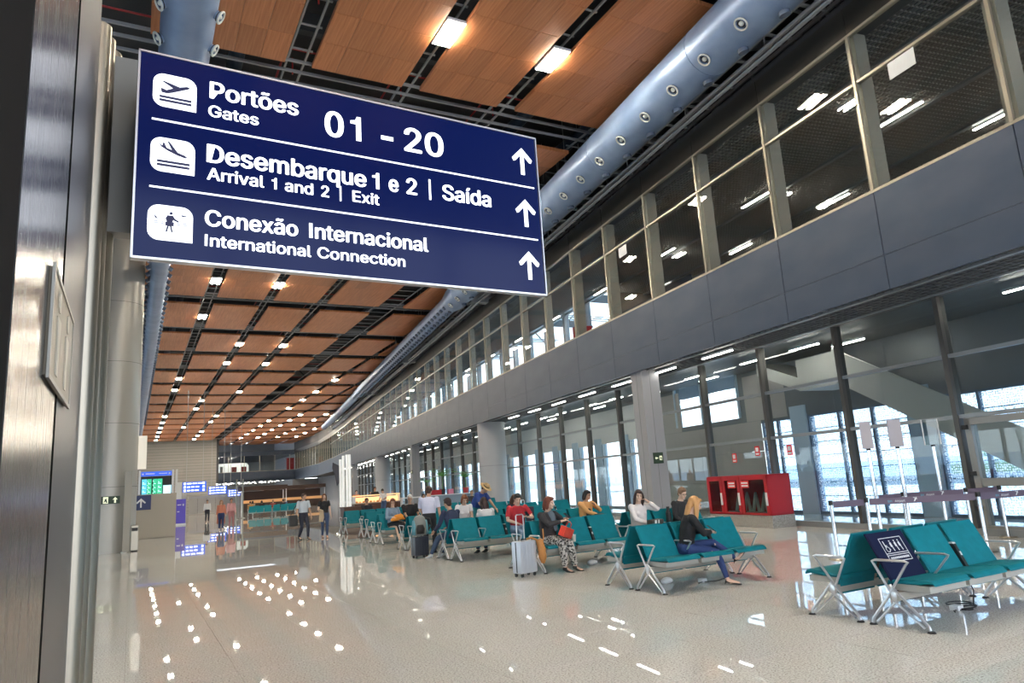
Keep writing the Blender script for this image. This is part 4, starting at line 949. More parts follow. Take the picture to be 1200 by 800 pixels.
for k in range(12):
    o = MB().ball((12.6 + k * .23, 45.25 + .1 * (k % 2), .965), (.09, .07, .06)).build('bread_roll', mat('bread orange', (.7, .33, .1), .6), smooth='all'); tag(o, 'bread roll on the lit cafe counter, %s from the left' % ordn(k + 1), 'bread', 'bread rolls on the cafe counter')
cf2 = tag(empty('cafe_table', (15.7, 45.6, 0)), 'white counter with shelf right of the cafe display', 'counter'); MB().bbox(0, 2.2, 0, .6, .98, 1.05, .01).build('table_top', white, cf2)
for x in (.03, 2.1): MB().box(x, x + .07, .05, .55, 0, .98).build('leg', white, cf2)
sh = tag(empty('planter_shelf', (16.6, 44.0, 0)), 'low white display shelf carrying the palm pots', 'shelf')
MB().box(0, 3.6, 0, .5, 1.05, 1.1).build('shelf_board', white, sh); MB().box(0, 3.6, .2, .5, .0, 1.05).build('body', mat('shelf blue grey', (.25, .30, .36), .5), sh)
def palm(x, y, z, h, n, label, seed):
    rr = random.Random(seed); o = tag(empty('potted_palm', (x, y, z)), label, 'plant', 'potted palms on the display shelf')
    MB().tube((0, 0, 0), (0, 0, .35), .16, 16, r1=.2).build('pot', mat('pot dark', (.02, .02, .025), .4) if seed % 2 else mat('pot red', (.5, .05, .05), .5), o, smooth=True)
    MB().path([(0, 0, .3), (.02, 0, .3 + h * .25), (0, .02, .3 + h * .5)], .02, 6).build('stem', leafm, o)
    for k in range(n):
        a = 2 * PI * k / n + rr.uniform(-.3, .3); L = h * rr.uniform(.5, .8); el = rr.uniform(.5, 1.3); pts = []
        for t in range(7):
            u = t / 6; pts.append(Vector((math.cos(a) * L * u * math.cos(el * (1 - .6 * u)), math.sin(a) * L * u * math.cos(el * (1 - .6 * u)), .3 + h * .45 + L * (math.sin(el) * u - .55 * u * u))))
        f = MB(); side = Vector((-math.sin(a), math.cos(a), 0))
        for t in range(6):
            for q in (-1, 1):
                p0, p1 = pts[t], pts[t + 1]; tip = p1 + side * q * L * .28 * (1 - t / 8) + (p1 - p0) * .6 - Vector((0, 0, .04))
                f.add([p0, p0 + (p1 - p0) * .45, tip, p0 + Vector((0, 0, .006)), p0 + (p1 - p0) * .45 + Vector((0, 0, .006))], [(0, 1, 2), (4, 3, 2), (0, 2, 3), (1, 4, 2), (0, 3, 4, 1)])
        f.build('frond', leafm, o)
palm(17.0, 44.2, 1.1, 1.2, 9, 'potted palm with dark arching fronds on the shelf, left', 1); palm(18.05, 44.2, 1.1, 1.9, 8, 'tallest potted palm in the middle of the shelf', 3); palm(19.9, 44.6, 1.1, 1.6, 10, 'bright green palm at the right end of the shelf', 4)
for i, x in enumerate((17.4, 17.75, 18.6)):
    o = MB().bbox(x - .17, x + .17, 44.05, 44.35, 1.1, 1.42, .02).build('gift_box', redp if i < 2 else mat('pink box', (.7, .2, .3), .5)); tag(o, ['red box left of the tall palm', 'second red box beside the tall palm', 'pink box right of the tall palm'][i], 'box')

# ================================================================ GALLERY details
nb_ = mat('gate board navy', (.02, .03, .06), .4)
o = MB().box(-.9, .9, 0, .08, 7.6, 8.9).build('gate_board', nb_, loc=tuple(WP(22.6, 15.4)), rz=-PI / 2 + RW + .0); tag(o, 'dark gate board with white number 62 behind the gallery glass', 'sign')
text('gate_number', '62', .75, white, o, Matrix.Translation((-.55, -.01, 8.15)) @ YF, offset=.03, extrude=.004)
o = MB().box(-.55, .55, 0, .1, 7.3, 8.3).build('wall_screen', mat('blue screen', (.05, .12, .3), .3, emis=(.15, .35, .8), es=.7), loc=tuple(WP(25.2, 15.0)), rz=-PI / 2 + RW); tag(o, 'small blue screen behind the gallery glass left of number 62', 'screen')
o = MB().box(0, .9, 0, .5, 6.3, 9.4).build('vending_panel', redp, loc=tuple(WP(32.6, 15.8)), rz=RW); tag(o, 'tall red panel behind the gallery glass', 'panel')
paper = mat('paper sheet', (.80, .80, .78), .6)
for i, (s_, z_, w_, h_) in enumerate(((9.0, 9.42, .62, .36), (20.7, 9.38, .55, .36))):
    o = MB().box(.0, .006, 0, w_, -h_ / 2, h_ / 2).build('paper_notice', paper, loc=tuple(WP(s_, DF - .0, z_)), rz=RW); tag(o, ['white paper notice on the nearest gallery window', 'white paper notice on a gallery window further along'][i], 'notice')
o = MB().box(-.004, .01, 0, .62, -.12, .12).build('paper_notice', paper, loc=tuple(WP(7.9, DG - .02, 1.9 + 1.35)), rz=RW); tag(o, 'small white notice on the glass above the lower door', 'notice')

# ================================================================ PEOPLE
def ik(a, b, l1, l2, pole):
    a, b, pole = Vector(a), Vector(b), Vector(pole); d = b - a; L = min(d.length, (l1 + l2) * .999); u = d.normalized()
    x = (l1 * l1 - l2 * l2 + L * L) / (2 * L); h = math.sqrt(max(l1 * l1 - x * x, 0)); p = pole - u * pole.dot(u)
    return a + u * x + p.normalized() * h
def remesh(o, vox, smooth=4, disp=0):
    m = o.modifiers.new('r', 'REMESH'); m.mode = 'VOXEL'; m.voxel_size = vox; m.use_smooth_shade = True
    if smooth: q = o.modifiers.new('s', 'SMOOTH'); q.iterations = smooth; q.factor = .5
    if disp:
        t = bpy.data.textures.get('folds') or bpy.data.textures.new('folds', 'CLOUDS'); t.noise_scale = .09
        q = o.modifiers.new('d', 'DISPLACE'); q.texture = t; q.strength = disp; q.mid_level = .5
def bake(o):
    dg = bpy.context.evaluated_depsgraph_get(); me = bpy.data.meshes.new_from_object(o.evaluated_get(dg)); m = o.data.materials[0] if o.data.materials else None
    o.modifiers.clear(); o.data = me; me.materials.clear(); me.materials.append(m)
def skin_m(c): return mat('skin %.2f' % c[0], c, .5)
def cloth(c, r=.8): return mat('cloth %.3f %.3f %.3f' % c, c, r)
def person(label, x, y, rz, hp=.56, lean=0., side=0., wl=None, wr=None, al=None, ar=None, kl=(0, -1, .3), kr=(0, -1, .3), el=(.5, .3, -1), er=(-.5, .3, -1), hyaw=0, hpit=0, hroll=0, twist=0,
           sc=1., wide=1., skin=(.55, .33, .23), top=(.5, .5, .5), sleeve=1., bottom=(.05, .06, .1), skirt=False, hair=(.03, .02, .015), hs='short', shoe=(.02, .02, .02), heels=False, z=0., vox=.011, fem=False, hips=.0, glasses=False, group=None, pant=1., curl=.8, topm=None, botm=None, collar=False):
    hp_ = Vector((0, 0, hp)); ax = Vector((math.sin(side), -math.sin(lean), math.cos(lean) * math.cos(side))).normalized()
    rt = Vector((math.cos(twist), math.sin(twist), 0)); rt = (rt - ax * rt.dot(ax)).normalized(); fw = rt.cross(ax) * -1     # forward
    fw = ax.cross(rt) * -1 if (ax.cross(rt)).y > 0 else ax.cross(rt)
    C_ = hp_ + ax * .47; sw = (.165 if fem else .185) * wide
    shl, shr = C_ + rt * sw, C_ - rt * sw
    hipl, hipr = hp_ + Vector((.09, 0, -.02)), hp_ + Vector((-.09, 0, -.02))
    sit = hp < .7
    al = Vector(al or ((.11, -.42, .08) if sit else (.10, 0, .08))); ar = Vector(ar or ((-.11, -.42, .08) if sit else (-.10, 0, .08)))
    knl, knr = ik(hipl, al, .44, .42, kl), ik(hipr, ar, .44, .42, kr)
    wl = Vector(wl or ((.16, -.36, .62) if sit else (.25, -.05, .86))); wr = Vector(wr or ((-.16, -.36, .62) if sit else (-.25, -.05, .86)))
    ell, elr = ik(shl, wl, .29, .25, el), ik(shr, wr, .29, .25, er)
    nk = C_ + ax * .045; hm = Euler((-hpit, hroll, hyaw), 'XYZ').to_matrix(); hd = nk + ax * .075 + Vector((0, -.015, .0)) + hm @ Vector((0, -.03, .085))
    B = MB()
    def limb(P, a=12): B.loft(P, a)
    B.loft([(hp_ - ax * .10, .10, .08), (hp_ - ax * .06, .155, .115), (hp_, .17 + hips, .125 + hips * .5), (hp_ + ax * .12, .145 * wide, .105 * wide), (hp_ + ax * .27, .16 * wide, .115 * wide), (hp_ + ax * .40, .165 * wide, .11), (C_ + ax * .01, .13 * wide, .08), (nk, .062, .06), (nk + ax * .02, .05, .05)], 16, rt)
    limb([(nk - ax * .03, .06, .058), (hd - (hd - nk) * .35, .052, .054), (hd, .05, .05)])
    for sh_, e_, w_, sg_ in ((shl, ell, wl, 1), (shr, elr, wr, -1)):
        B.ball(sh_ - ax * .01, .056); limb([(sh_ - rt * sg_ * .02, .055), (sh_.lerp(e_, .25), .052), (sh_.lerp(e_, .9), .039), (e_, .040), (e_.lerp(w_, .3), .038), (w_, .025), (w_ + (w_ - e_).normalized() * .02, .024)])
        d_ = (w_ - e_).normalized(); pal = (Vector((0, 0, -1)) - d_ * Vector((0, 0, -1)).dot(d_)); pal = pal.normalized() if pal.length > .3 else -rt * sg_; la = d_.cross(pal).normalized()
        k0 = w_ + d_ * .09; B.loft([(w_, .026, .02), (w_ + d_ * .04, .038, .018), (k0, .04, .014)], 12, la)
        for i in range(4):
            L = (.032, .04, .036, .027)[i] * .95; b0 = k0 + la * (.03 - .02 * i) * 1.0; d1 = (d_ + pal * curl * .5).normalized(); d2 = (d_ + pal * curl * 1.6).normalized()
            m0 = b0 + d1 * L; m1 = m0 + d2 * L * .8; B.loft([(b0 - d_ * .015, .0085), (m0, .0082), (m1, .0075), (m1 + d2 * .006, .005)], 8)
        tb = w_ + d_ * .03 - fw * 0 + la * .03 * (1 if sg_ > 0 else 1); t1 = tb + (la * .8 + d_ * .7 + pal * .4).normalized() * .035; B.loft([(w_ + d_ * .02, .014), (tb, .012), (t1, .010), (t1 + (d_ + pal * .5).normalized() * .028, .008)], 8)
    for hip, kn, an in ((hipl, knl, al), (hipr, knr, ar)):
        limb([(hip, .088 + hips * .4), (hip.lerp(kn, .3), .082 + hips * .3), (hip.lerp(kn, .9), .056), (kn, .055), (kn.lerp(an, .3), .053), (kn.lerp(an, .85), .034), (an, .034)], 14)
    feet = []
    for an, kn in ((al, knl), (ar, knr)):
        sd = (an - kn).normalized(); f_ = Vector((0, -1, 0)); f_ = f_ - sd * f_.dot(sd) * (.9 if abs(sd.z) < .85 else 0); f_.normalize()
        if abs(sd.z) >= .85: f_ = Vector((0, -1, -.18)).normalized()
        feet.append((an, f_)); toe = an + f_ * .15 + Vector((0, 0, -.035)); B.loft([(an + Vector((0, .02, -.01)), .032, .032), (an + f_ * .04 + Vector((0, 0, -.03)), .036, .034), (toe, .038, .02), (toe + f_ * .03, .028, .014)], 12, (1, 0, 0))
    # head
    H_ = lambda a, b, c: hd + hm @ Vector((a, b, c))
    B.ball(H_(0, .012, .03), (.074, .092, .088), hm, 16, 12); B.ball(H_(0, -.022, -.03), (.058, .066, .078), hm, 14, 10); B.ball(H_(0, -.066, -.082), (.024, .02, .018), hm)
    B.loft([(H_(0, -.082, .012), .008), (H_(0, -.102, -.022), .0135, .012), (H_(0, -.085, -.034), .012)], 8)
    for q in (-1, 1): B.ball(H_(q * .040, -.062, -.018), (.022, .02, .02), hm); B.ball(H_(q * .078, .008, -.005), (.009, .018, .03), hm); B.ball(H_(q * .030, -.080, .034), (.024, .009, .008), hm)
    o = B.build('person', skin_m(skin), None); remesh(o, vox * .82, 2); tag(o, label, 'person', group)
    # face
    F = MB()
    for q in (-1, 1): F.ball(H_(q * .030, -.0835, .010), (.0125, .007, .0065), hm, 10, 6)
    e = F.build('eye', mat('eye dark', (.03, .02, .02), .2), o, smooth='all'); e['kind'] = 'stuff'
    F = MB()
    for q in (-1, 1): F.loft([(H_(q * .014, -.0905, .031), .004, .003), (H_(q * .032, -.0895, .036), .005, .003), (H_(q * .05, -.076, .030), .003, .002)], 6)
    F.build('eyebrow', mat('hair %.3f' % hair[0], hair, .6), o)['kind'] = 'stuff'
    MB().loft([(H_(-.024, -.080, -.055), .003, .003), (H_(0, -.0915, -.053), .0055, .006), (H_(.024, -.080, -.055), .003, .003)], 8).build('mouth', mat('lips', (.42, .12, .10), .5), o)
    # hair
    Hh = MB(); hmtl = mat('hair %.3f' % hair[0], hair, .5)
    if hs != 'bald':
        Hh.ball(H_(0, .024, .045), (.084, .096, .090), hm, 16, 12); Hh.ball(H_(0, -.045, .092), (.058, .045, .032), hm)
        Hh.ball(H_(0, .06, -.02), (.070, .052, .06), hm)
        for q in (-1, 1): Hh.ball(H_(q * .070, .012, .03), (.018, .045, .042), hm)
    if hs in ('bob', 'long', 'longfwd'):
        for q in (-1, 1):
            L = -.10 if hs == 'bob' else -.25
            Hh.loft([(H_(q * .062, -.025, .07), .02, .03), (H_(q * .080, -.008, .0), .020, .040), (H_(q * .084, .0 if hs != 'longfwd' else -.03, -.08), .020, .040), (H_(q * .08, .02 if hs != 'longfwd' else -.075, L), .02, .03)], 10)
        Hh.loft([(H_(0, .07, .05), .07, .04), (H_(0, .085, -.05), .085, .045), (H_(0, .08, -.12 if hs == 'bob' else -.22), .08, .035), (H_(0, .075, -.14 if hs == 'bob' else -.30), .05, .02)], 12)
    if hs == 'pony': Hh.loft([(H_(0, .10, .05), .03), (H_(0, .14, .0), .032), (H_(0, .13, -.12), .022), (H_(0, .12, -.18), .008)], 10)
    if hs == 'bun': Hh.ball(H_(0, .085, .08), .042)
    h_ = Hh.build('hair', hmtl, o); remesh(h_, .009, 2, .012)
    if glasses:
        g = MB()
        for q in (-1, 1): g.path([H_(q * .031 + .022 * math.cos(t * PI / 5), -.096, .008 + .017 * math.sin(t * PI / 5)) for t in range(10)], .0022, 5, closed=True); g.path([H_(q * .052, -.094, .012), H_(q * .08, -.02, .012), H_(q * .08, .02, .008)], .002, 5)
        g.build('glasses', black, o)
    # top
    Tm = MB(); g = .012
    Tm.loft([(hp_ - ax * (.06 if not sit else .02), .160 + hips, .118 + hips * .5), (hp_ + ax * .03, .172 + hips, .130), (hp_ + ax * .14, .155 * wide + .006, .118 * wide), (hp_ + ax * .27, .172 * wide, .128 * wide), (hp_ + ax * .40, .178 * wide, .122), (C_ + ax * .012, .15 * wide, .094), (nk + ax * (.0 if not collar else .03), .072, .07)], 18, rt)
    if fem:
        for q in (-1, 1): Tm.ball(hp_ + ax * .33 + rt * q * .07 + fw * .085, (.066, .055, .062))
    for sh_, e_, w_, sg_ in ((shl, ell, wl, 1), (shr, elr, wr, -1)):
        if sleeve <= 0: continue
        Tm.ball(sh_ - ax * .012, .068); P = [(sh_ - rt * sg_ * .02, .066), (sh_.lerp(e_, .3), .062)]
        if sleeve < 1: P += [(sh_.lerp(e_, sleeve), .060)]
        else: P += [(sh_.lerp(e_, .85), .052), (e_, .052), (e_.lerp(w_, .5), .046), (e_.lerp(w_, min(.95, sleeve - .05)), .036)]
        Tm.loft(P, 12)
    t_ = Tm.build('top', topm or cloth(top), o); remesh(t_, vox, 3, .014)
    # bottom
    Bt = MB()
    Bt.loft([(hp_ - ax * .105, .12, .09), (hp_ - ax * .05, .172, .128), (hp_ + ax * .01, .184 + hips, .138 + hips * .5), (hp_ + ax * .09, .158 * wide, .119 * wide)], 16, rt)
    if skirt:
        mk, ma = (knl + knr) / 2, (al + ar) / 2
        Bt.loft([(hp_ - Vector((0, 0, .02)), .19, .12), (hp_.lerp(mk, .5), .2, .12), (mk, .18, .11), (mk.lerp(ma, .6), .17, .10)], 16, (1, 0, 0))
    else:
        for hip, kn, an in ((hipl, knl, al), (hipr, knr, ar)):
            P = [(hip, .102 + hips * .5), (hip.lerp(kn, .3), .094 + hips * .4), (hip.lerp(kn, .9), .068 * pant), (kn, .067 * pant), (kn.lerp(an, .35), .064 * pant), (kn.lerp(an, .75), .050 * pant), (kn.lerp(an, .96), .046 * pant)]
            Bt.loft(P, 14)
    b_ = Bt.build('skirt' if skirt else 'trousers', botm or cloth(bottom), o); remesh(b_, vox, 3, .012)
    for an, f_ in feet:
        S = MB(); toe = an + f_ * .165 + Vector((0, 0, -.05)); dn = Vector((0, 0, -.045))
        if heels: S.loft([(an + Vector((0, .035, -.03)), .028, .022), (an + f_ * .05 + dn, .034, .014), (toe, .040, .016), (toe + f_ * .05, .012, .008)], 12, (1, 0, 0)); S.tube(an + Vector((0, .035, -.03)), an + Vector((0, .045, -.08)), .010, 8, r1=.006)
        else: S.loft([(an + Vector((0, .045, -.035)), .036, .036), (an + Vector((0, .01, -.02)), .044, .045), (an + f_ * .07 + dn, .046, .036), (toe, .047, .024), (toe + f_ * .035, .034, .016)], 14, (1, 0, 0))
        s_ = S.build('shoe', cloth(shoe, .5), o); remesh(s_, .009, 1)
    o.scale = (sc, sc, sc); o.location = (x, y, z); o.rotation_euler = (0, 0, rz)
    for q in [o, h_, t_, b_] + [c for c in o.children if c.name.startswith('shoe')]: PBAKE.append(q)
    o['hm'] = 1; del o['hm']
    return o, dict(wl=wl, wr=wr, hd=hd, hm=hm, C=C_, kn=(knl, knr))
PBAKE = []
def loc_of(o, v): return Matrix.LocRotScale(o.location, o.rotation_euler, o.scale) @ Vector(v)
def phone(o, v, rz, label):
    p = loc_of(o, v); q = MB().bbox(-.036, .036, -.075, .075, -.005, .005, .004).build('phone', black, loc=tuple(p)); q.rotation_euler = (.7, 0, rz); MB().box(-.032, .032, -.068, .068, .0052, .0058).build('screen', mat('phone glass', (.02, .03, .04), .1), q); tag(q, label, 'phone')
SK1, SK2, SK3 = (.62, .38, .27), (.50, .29, .19), (.70, .46, .34)
# blonde woman, legs crossed, reading her phone
o, j = person('blonde woman in a black top and blue jeans, legs crossed, looking down at a phone', 7.42, 8.62, 1.05, lean=.24, hpit=-.38, hyaw=.0, wl=(.06, -.34, .80), wr=(-.08, -.40, .78), er=(-1, .1, -.7), el=(1, .2, -.6), ar=(-.20, -.54, .09), al=(.0, -.76, .36), kl=(-.1, -.4, 1.6), kr=(0, -1, .6), skin=SK3, top=(.012, .012, .014), bottom=(.025, .05, .16), hair=(.55, .29, .11), hs='longfwd', shoe=(.015, .012, .012), heels=True, fem=True, sc=.97, pant=.86, vox=.009)
phone(o, (-.03, -.42, .83), 1.05, 'phone held by the blonde woman')
# woman with red bag
o, j = person('auburn haired woman in a dark jacket and patterned trousers holding a red bag', 7.02, 12.02, .25, lean=.06, hyaw=.25, hpit=-.1, wl=(.20, -.30, .92), wr=(-.02, -.40, .90), el=(1, .2, -.8), er=(-1, 0, -.7), al=(.16, -.50, .08), ar=(-.06, -.46, .08), skin=SK3, top=(.03, .028, .032), botm=None, bottom=(.20, .19, .18), hair=(.16, .04, .02), hs='bob', shoe=(.02, .02, .02), fem=True, wide=1.12, hips=.02, sc=1.0, pant=1.25, vox=.009)
pat = mat('patterned trousers', (.2, .2, .2), .8); noisy(pat, (.03, .03, .03), (.55, .53, .50), ns=28, p0=.45, p1=.55)
for c in o.children:
    if c.name.startswith('trousers'): c.data.materials[0] = pat
rb = MB().bbox(-.17, .17, -.06, .06, 0, .19, .015).build('handbag', mat('red orange bag', (.75, .06, .03), .5), loc=(7.20, 11.72, .60)); rb.rotation_euler = (.35, .25, .55); tag(rb, 'red bag on the lap of the woman in patterned trousers', 'bag')
MB().path([(-.1, 0, .18), (-.08, 0, .27), (.0, 0, .30), (.08, 0, .27), (.1, 0, .18)], .008, 6).build('strap', MATS['red orange bag'], rb)
phone(o, (.12, -.42, .99), .38, 'phone held by the woman with the red bag')
sf = MB().loft([((.0, -.06, 1.06), .085, .08), ((.02, -.10, 1.0), .09, .06), ((.05, -.15, .85), .05, .03), ((.06, -.17, .72), .04, .015)], 12).build('scarf', mat('scarf grey blue', (.10, .13, .16), .8), o)
# man in red shirt
o, j = person('man in a red polo shirt and jeans looking down at his phone', 8.15, 15.38, .0, lean=.12, hyaw=-.3, hpit=-.4, wl=(.10, -.30, .82), wr=(-.10, -.24, .68), el=(1, .1, -.7), er=(-1, .1, -.7), skin=SK3, top=(.42, .02, .03), sleeve=.75, bottom=(.22, .30, .42), hair=(.015, .012, .01), shoe=(.3, .3, .3), wide=1.12, sc=1.04)
phone(o, (.06, -.40, .88), .1, 'phone held by the man in the red shirt')
# brown haired woman behind
person('brown haired woman in a dark top sitting behind the man in red', 9.86, 18.9, .3, lean=.15, hpit=-.3, hyaw=.3, wl=(.12, -.3, .78), skin=SK1, top=(.03, .03, .05), hair=(.07, .03, .015), hs='long', fem=True, sc=.97, bottom=(.03, .03, .05))
# woman in yellow top
o, j = person('dark haired woman in a yellow top with a patterned front, chin on hand', 10.12, 15.4, .1, lean=.12, hyaw=.1, hpit=-.25, wl=(.10, -.28, .98), wr=(.10, -.36, .74), el=(1, -.2, -.9), er=(-1, -.3, -.6), skin=SK2, top=(.75, .38, .14), hair=(.012, .01, .01), hs='bob', fem=True, wide=1.1, sc=1.0, bottom=(.02, .02, .02))
MB().loft([((.0, -.13, .98), .07, .02), ((.0, -.15, .85), .09, .03), ((.0, -.15, .68), .08, .025)], 12).build('patterned_front', mat('black spotted cloth', (.04, .04, .04), .8), o)
hb_ = MB().bbox(-.15, .15, -.06, .06, 0, .14, .02).build('handbag', black, loc=(10.28, 15.02, .62)); hb_.rotation_euler = (.1, 0, .4); tag(hb_, 'black handbag on the lap of the woman in yellow', 'bag')
# woman in white blouse
o, j = person('woman in a white blouse with long dark hair resting her cheek on her hand', 9.18, 12.02, .0, lean=.08, hroll=.12, hyaw=-.5, hpit=-.12, wl=(.15, -.20, 1.10), wr=(-.02, -.34, .70), el=(1, -.5, -.9), er=(-1, 0, -.8), skin=SK3, top=(.78, .72, .70), hair=(.03, .012, .01), hs='long', fem=True, wide=1.08, sc=1.0, bottom=(.05, .05, .07), curl=1.2)
bg_ = MB().bbox(-.2, .2, -.07, .07, 0, .16, .02).build('handbag', mat('striped bag dark', (.05, .04, .03), .5), loc=(9.28, 11.62, .60)); bg_.rotation_euler = (.1, 0, .3); MB().box(-.12, -.06, -.075, -.07, 0, .16).box(.0, .04, -.075, -.07, 0, .16).build('stripe', white, bg_); tag(bg_, 'dark handbag with white stripes on the lap of the woman in white', 'bag')
# man in black jacket behind the blonde
person('person in a black jacket and glasses with short light brown hair behind the blonde woman', 10.22, 12.0, .1, lean=.2, hpit=-.35, hyaw=-.15, skin=SK3, top=(.02, .02, .022), hair=(.20, .11, .06), sc=1.0, glasses=True, bottom=(.03, .03, .04))
bt = tag(MB().tube((0, 0, 0), (0, 0, .19), .036, 14).tube((0, 0, .19), (0, 0, .23), .034, 12, r1=.018).build('bottle', black, loc=(9.93, 12.3, .905), smooth=True), 'black bottle standing on the bench top between the two seated people', 'bottle'); MB().tube((0, 0, .23), (0, 0, .26), .02, 12).build('cap', black, bt, smooth=True)
bt.location = (9.92, 11.95, .47); bt.scale = (1.6, 1.6, 1.9)
# elderly man
person('elderly white haired man in a black polo shirt seated beside the orange cloth woman', 8.0, 22.5, .05, lean=.06, hyaw=-.35, hpit=-.1, sleeve=.8, skin=SK2, top=(.014, .014, .016), hair=(.62, .60, .58), sc=1.08, wide=1.1, bottom=(.03, .03, .04), glasses=True)
# orange cloth woman
o, j = person('woman in a denim shirt, glasses and black skirt with an orange cloth on her lap', 7.42, 22.5, .1, lean=.04, hyaw=-.35, hpit=-.25, wl=(.10, -.34, .80), wr=(-.14, -.33, .78), al=(.30, -.62, .22), ar=(-.02, -.55, .09), kl=(.3, -1, 1), skin=SK3, top=(.22, .30, .40), hair=(.14, .05, .025), hs='bob', fem=True, glasses=True, skirt=True, bottom=(.014, .014, .016), shoe=(.70, .62, .52), sc=1.02)
oc = MB().loft([((-.22, -.30, .70), .06, .03), ((-.08, -.38, .78), .13, .10), ((.08, -.38, .80), .13, .10), ((.24, -.30, .72), .06, .03)], 12, (0, 1, 0)).build('orange_cloth', mat('orange cloth', (.75, .28, .03), .8), smooth='all'); remesh(oc, .012, 2, .02); PBAKE.append(oc); oc.location = (7.42, 22.5, 0); oc.rotation_euler = (0, 0, .18); tag(oc, 'crumpled orange cloth held on the lap of the woman in denim', 'cloth')
# standing man
person('standing man seen from behind in a white short sleeved shirt and black trousers', 6.84, 17.75, PI - .55, hp=.93, lean=.08, wl=(.20, -.28, .95), wr=(-.30, .0, .86), al=(.12, .10, .08), ar=(-.10, -.10, .08), sleeve=.85, hpit=-.2, hyaw=-.1, skin=SK2, top=(.66, .66, .80), bottom=(.014, .016, .022), hair=(.05, .025, .015), wide=1.15, sc=.985)
bl_ = None
# seated man navy
person('man in a navy sweater seen from behind, sitting beside the standing man', 6.82, 16.05, PI + .35, lean=.25, side=.0, wl=(.24, -.42, .62), wr=(-.14, -.40, .66), hpit=-.2, skin=SK2, top=(.022, .032, .075), bottom=(.05, .08, .14), hair=(.03, .02, .018), shoe=(.7, .7, .7), wide=1.15, sc=1.04, al=(.20, -.62, .08), ar=(-.05, -.5, .08))
# auburn woman facing
person('auburn haired woman in a white T-shirt leaning forward, facing the camera', 8.28, 18.85, -.2, lean=.35, hpit=-.55, wl=(.05, -.42, .66), sleeve=.5, skin=SK3, top=(.75, .74, .76), hair=(.22, .075, .03), hs='bob', fem=True, sc=1.08, bottom=(.03, .04, .08))
person('long dark haired person seen from behind below the man with the straw hat', 7.72, 16.08, PI, lean=.2, hpit=-.3, skin=SK2, top=(.72, .70, .70), hair=(.03, .018, .014), hs='long', fem=True, sc=1.0, bottom=(.03, .04, .08))
# man with straw hat bending
o, j = person('man in a straw hat and blue polo shirt bending forward', 8.98, 19.6, .5, hp=.95, lean=.62, hpit=-.75, wl=(.18, -.62, .92), wr=(-.14, -.55, .90), sleeve=.8, skin=SK2, top=(.03, .07, .28), bottom=(.03, .22, .24), hair=(.03, .02, .02), wide=1.1, sc=1.03)
Hd, Hm = j['hd'], j['hm']; ht = MB(); pr_ = []
for r_, z_ in ((.02, .150), (.07, .150), (.088, .135), (.093, .075), (.17, .060), (.172, .054), (.09, .066)): pr_.append((Hd + Hm @ Vector((0, .015, z_)), r_))
n = 24; vs = [c + Hm @ Vector((math.cos(2 * PI * k / n) * r_, math.sin(2 * PI * k / n) * r_ * 1.08, 0)) for c, r_ in pr_ for k in range(n)]
ht.add(vs, [(i * n + k, i * n + (k + 1) % n, (i + 1) * n + (k + 1) % n, (i + 1) * n + k) for i in range(len(pr_) - 1) for k in range(n)] + [tuple(range(n))[::-1]])
hat = ht.build('straw_hat', mat('straw', (.62, .42, .20), .8), o, smooth=True)
bnd = MB(); vs = [Hd + Hm @ Vector((math.cos(2 * PI * k / n) * .095, math.sin(2 * PI * k / n) * .095 * 1.08 + .015, z_)) for z_ in (.078, .10) for k in range(n)]; bnd.add(vs, [(k, (k + 1) % n, n + (k + 1) % n, n + k) for k in range(n)]).build('hat_band', black, o)
# walkers
o, j = person('man walking in a pale blue shirt and dark trousers carrying a black bag', 5.83, 28.4, .35, hp=.93, wl=(.26, -.12, .86), wr=(-.30, .02, .84), al=(.10, -.14, .08), ar=(-.10, .16, .10), sleeve=.8, hyaw=.3, skin=SK2, top=(.52, .58, .64), bottom=(.018, .022, .04), hair=(.06, .03, .02), wide=1.1, sc=1.0)
wb_ = MB().bbox(-.16, .16, -.1, .1, 0, .42, .06).build('shoulder_bag', black, loc=(5.44, 28.35, .52)); tag(wb_, 'black bag carried by the man in the pale blue shirt', 'bag'); MB().path([(-.1, 0, .4), (.02, .0, .62), (.16, .02, .85), (.26, 0, .94)], .015, 6).build('strap', black, wb_)
person('woman walking in a black blouse and blue jeans, coat over her arm', 6.60, 28.3, -.1, hp=.93, wl=(.26, -.02, .84), wr=(-.14, -.22, 1.02), al=(.09, -.10, .08), ar=(-.07, .10, .09), sleeve=.6, skin=SK3, top=(.012, .012, .014), bottom=(.04, .07, .15), hair=(.18, .07, .03), hs='long', fem=True, sc=.96, shoe=(.12, .05, .02), pant=.9)
ct_ = MB().loft([((-.26, -.24, 1.06), .05, .08), ((-.16, -.27, 1.02), .07, .10), ((-.16, -.26, .8), .10, .07), ((-.18, -.24, .62), .08, .05)], 12).build('folded_coat', mat('beige coat', (.55, .42, .28), .8), smooth='all'); remesh(ct_, .014, 2, .02); PBAKE.append(ct_); ct_.location = (6.60, 28.3, 0); tag(ct_, 'beige coat hanging over the arm of the woman in black', 'coat')
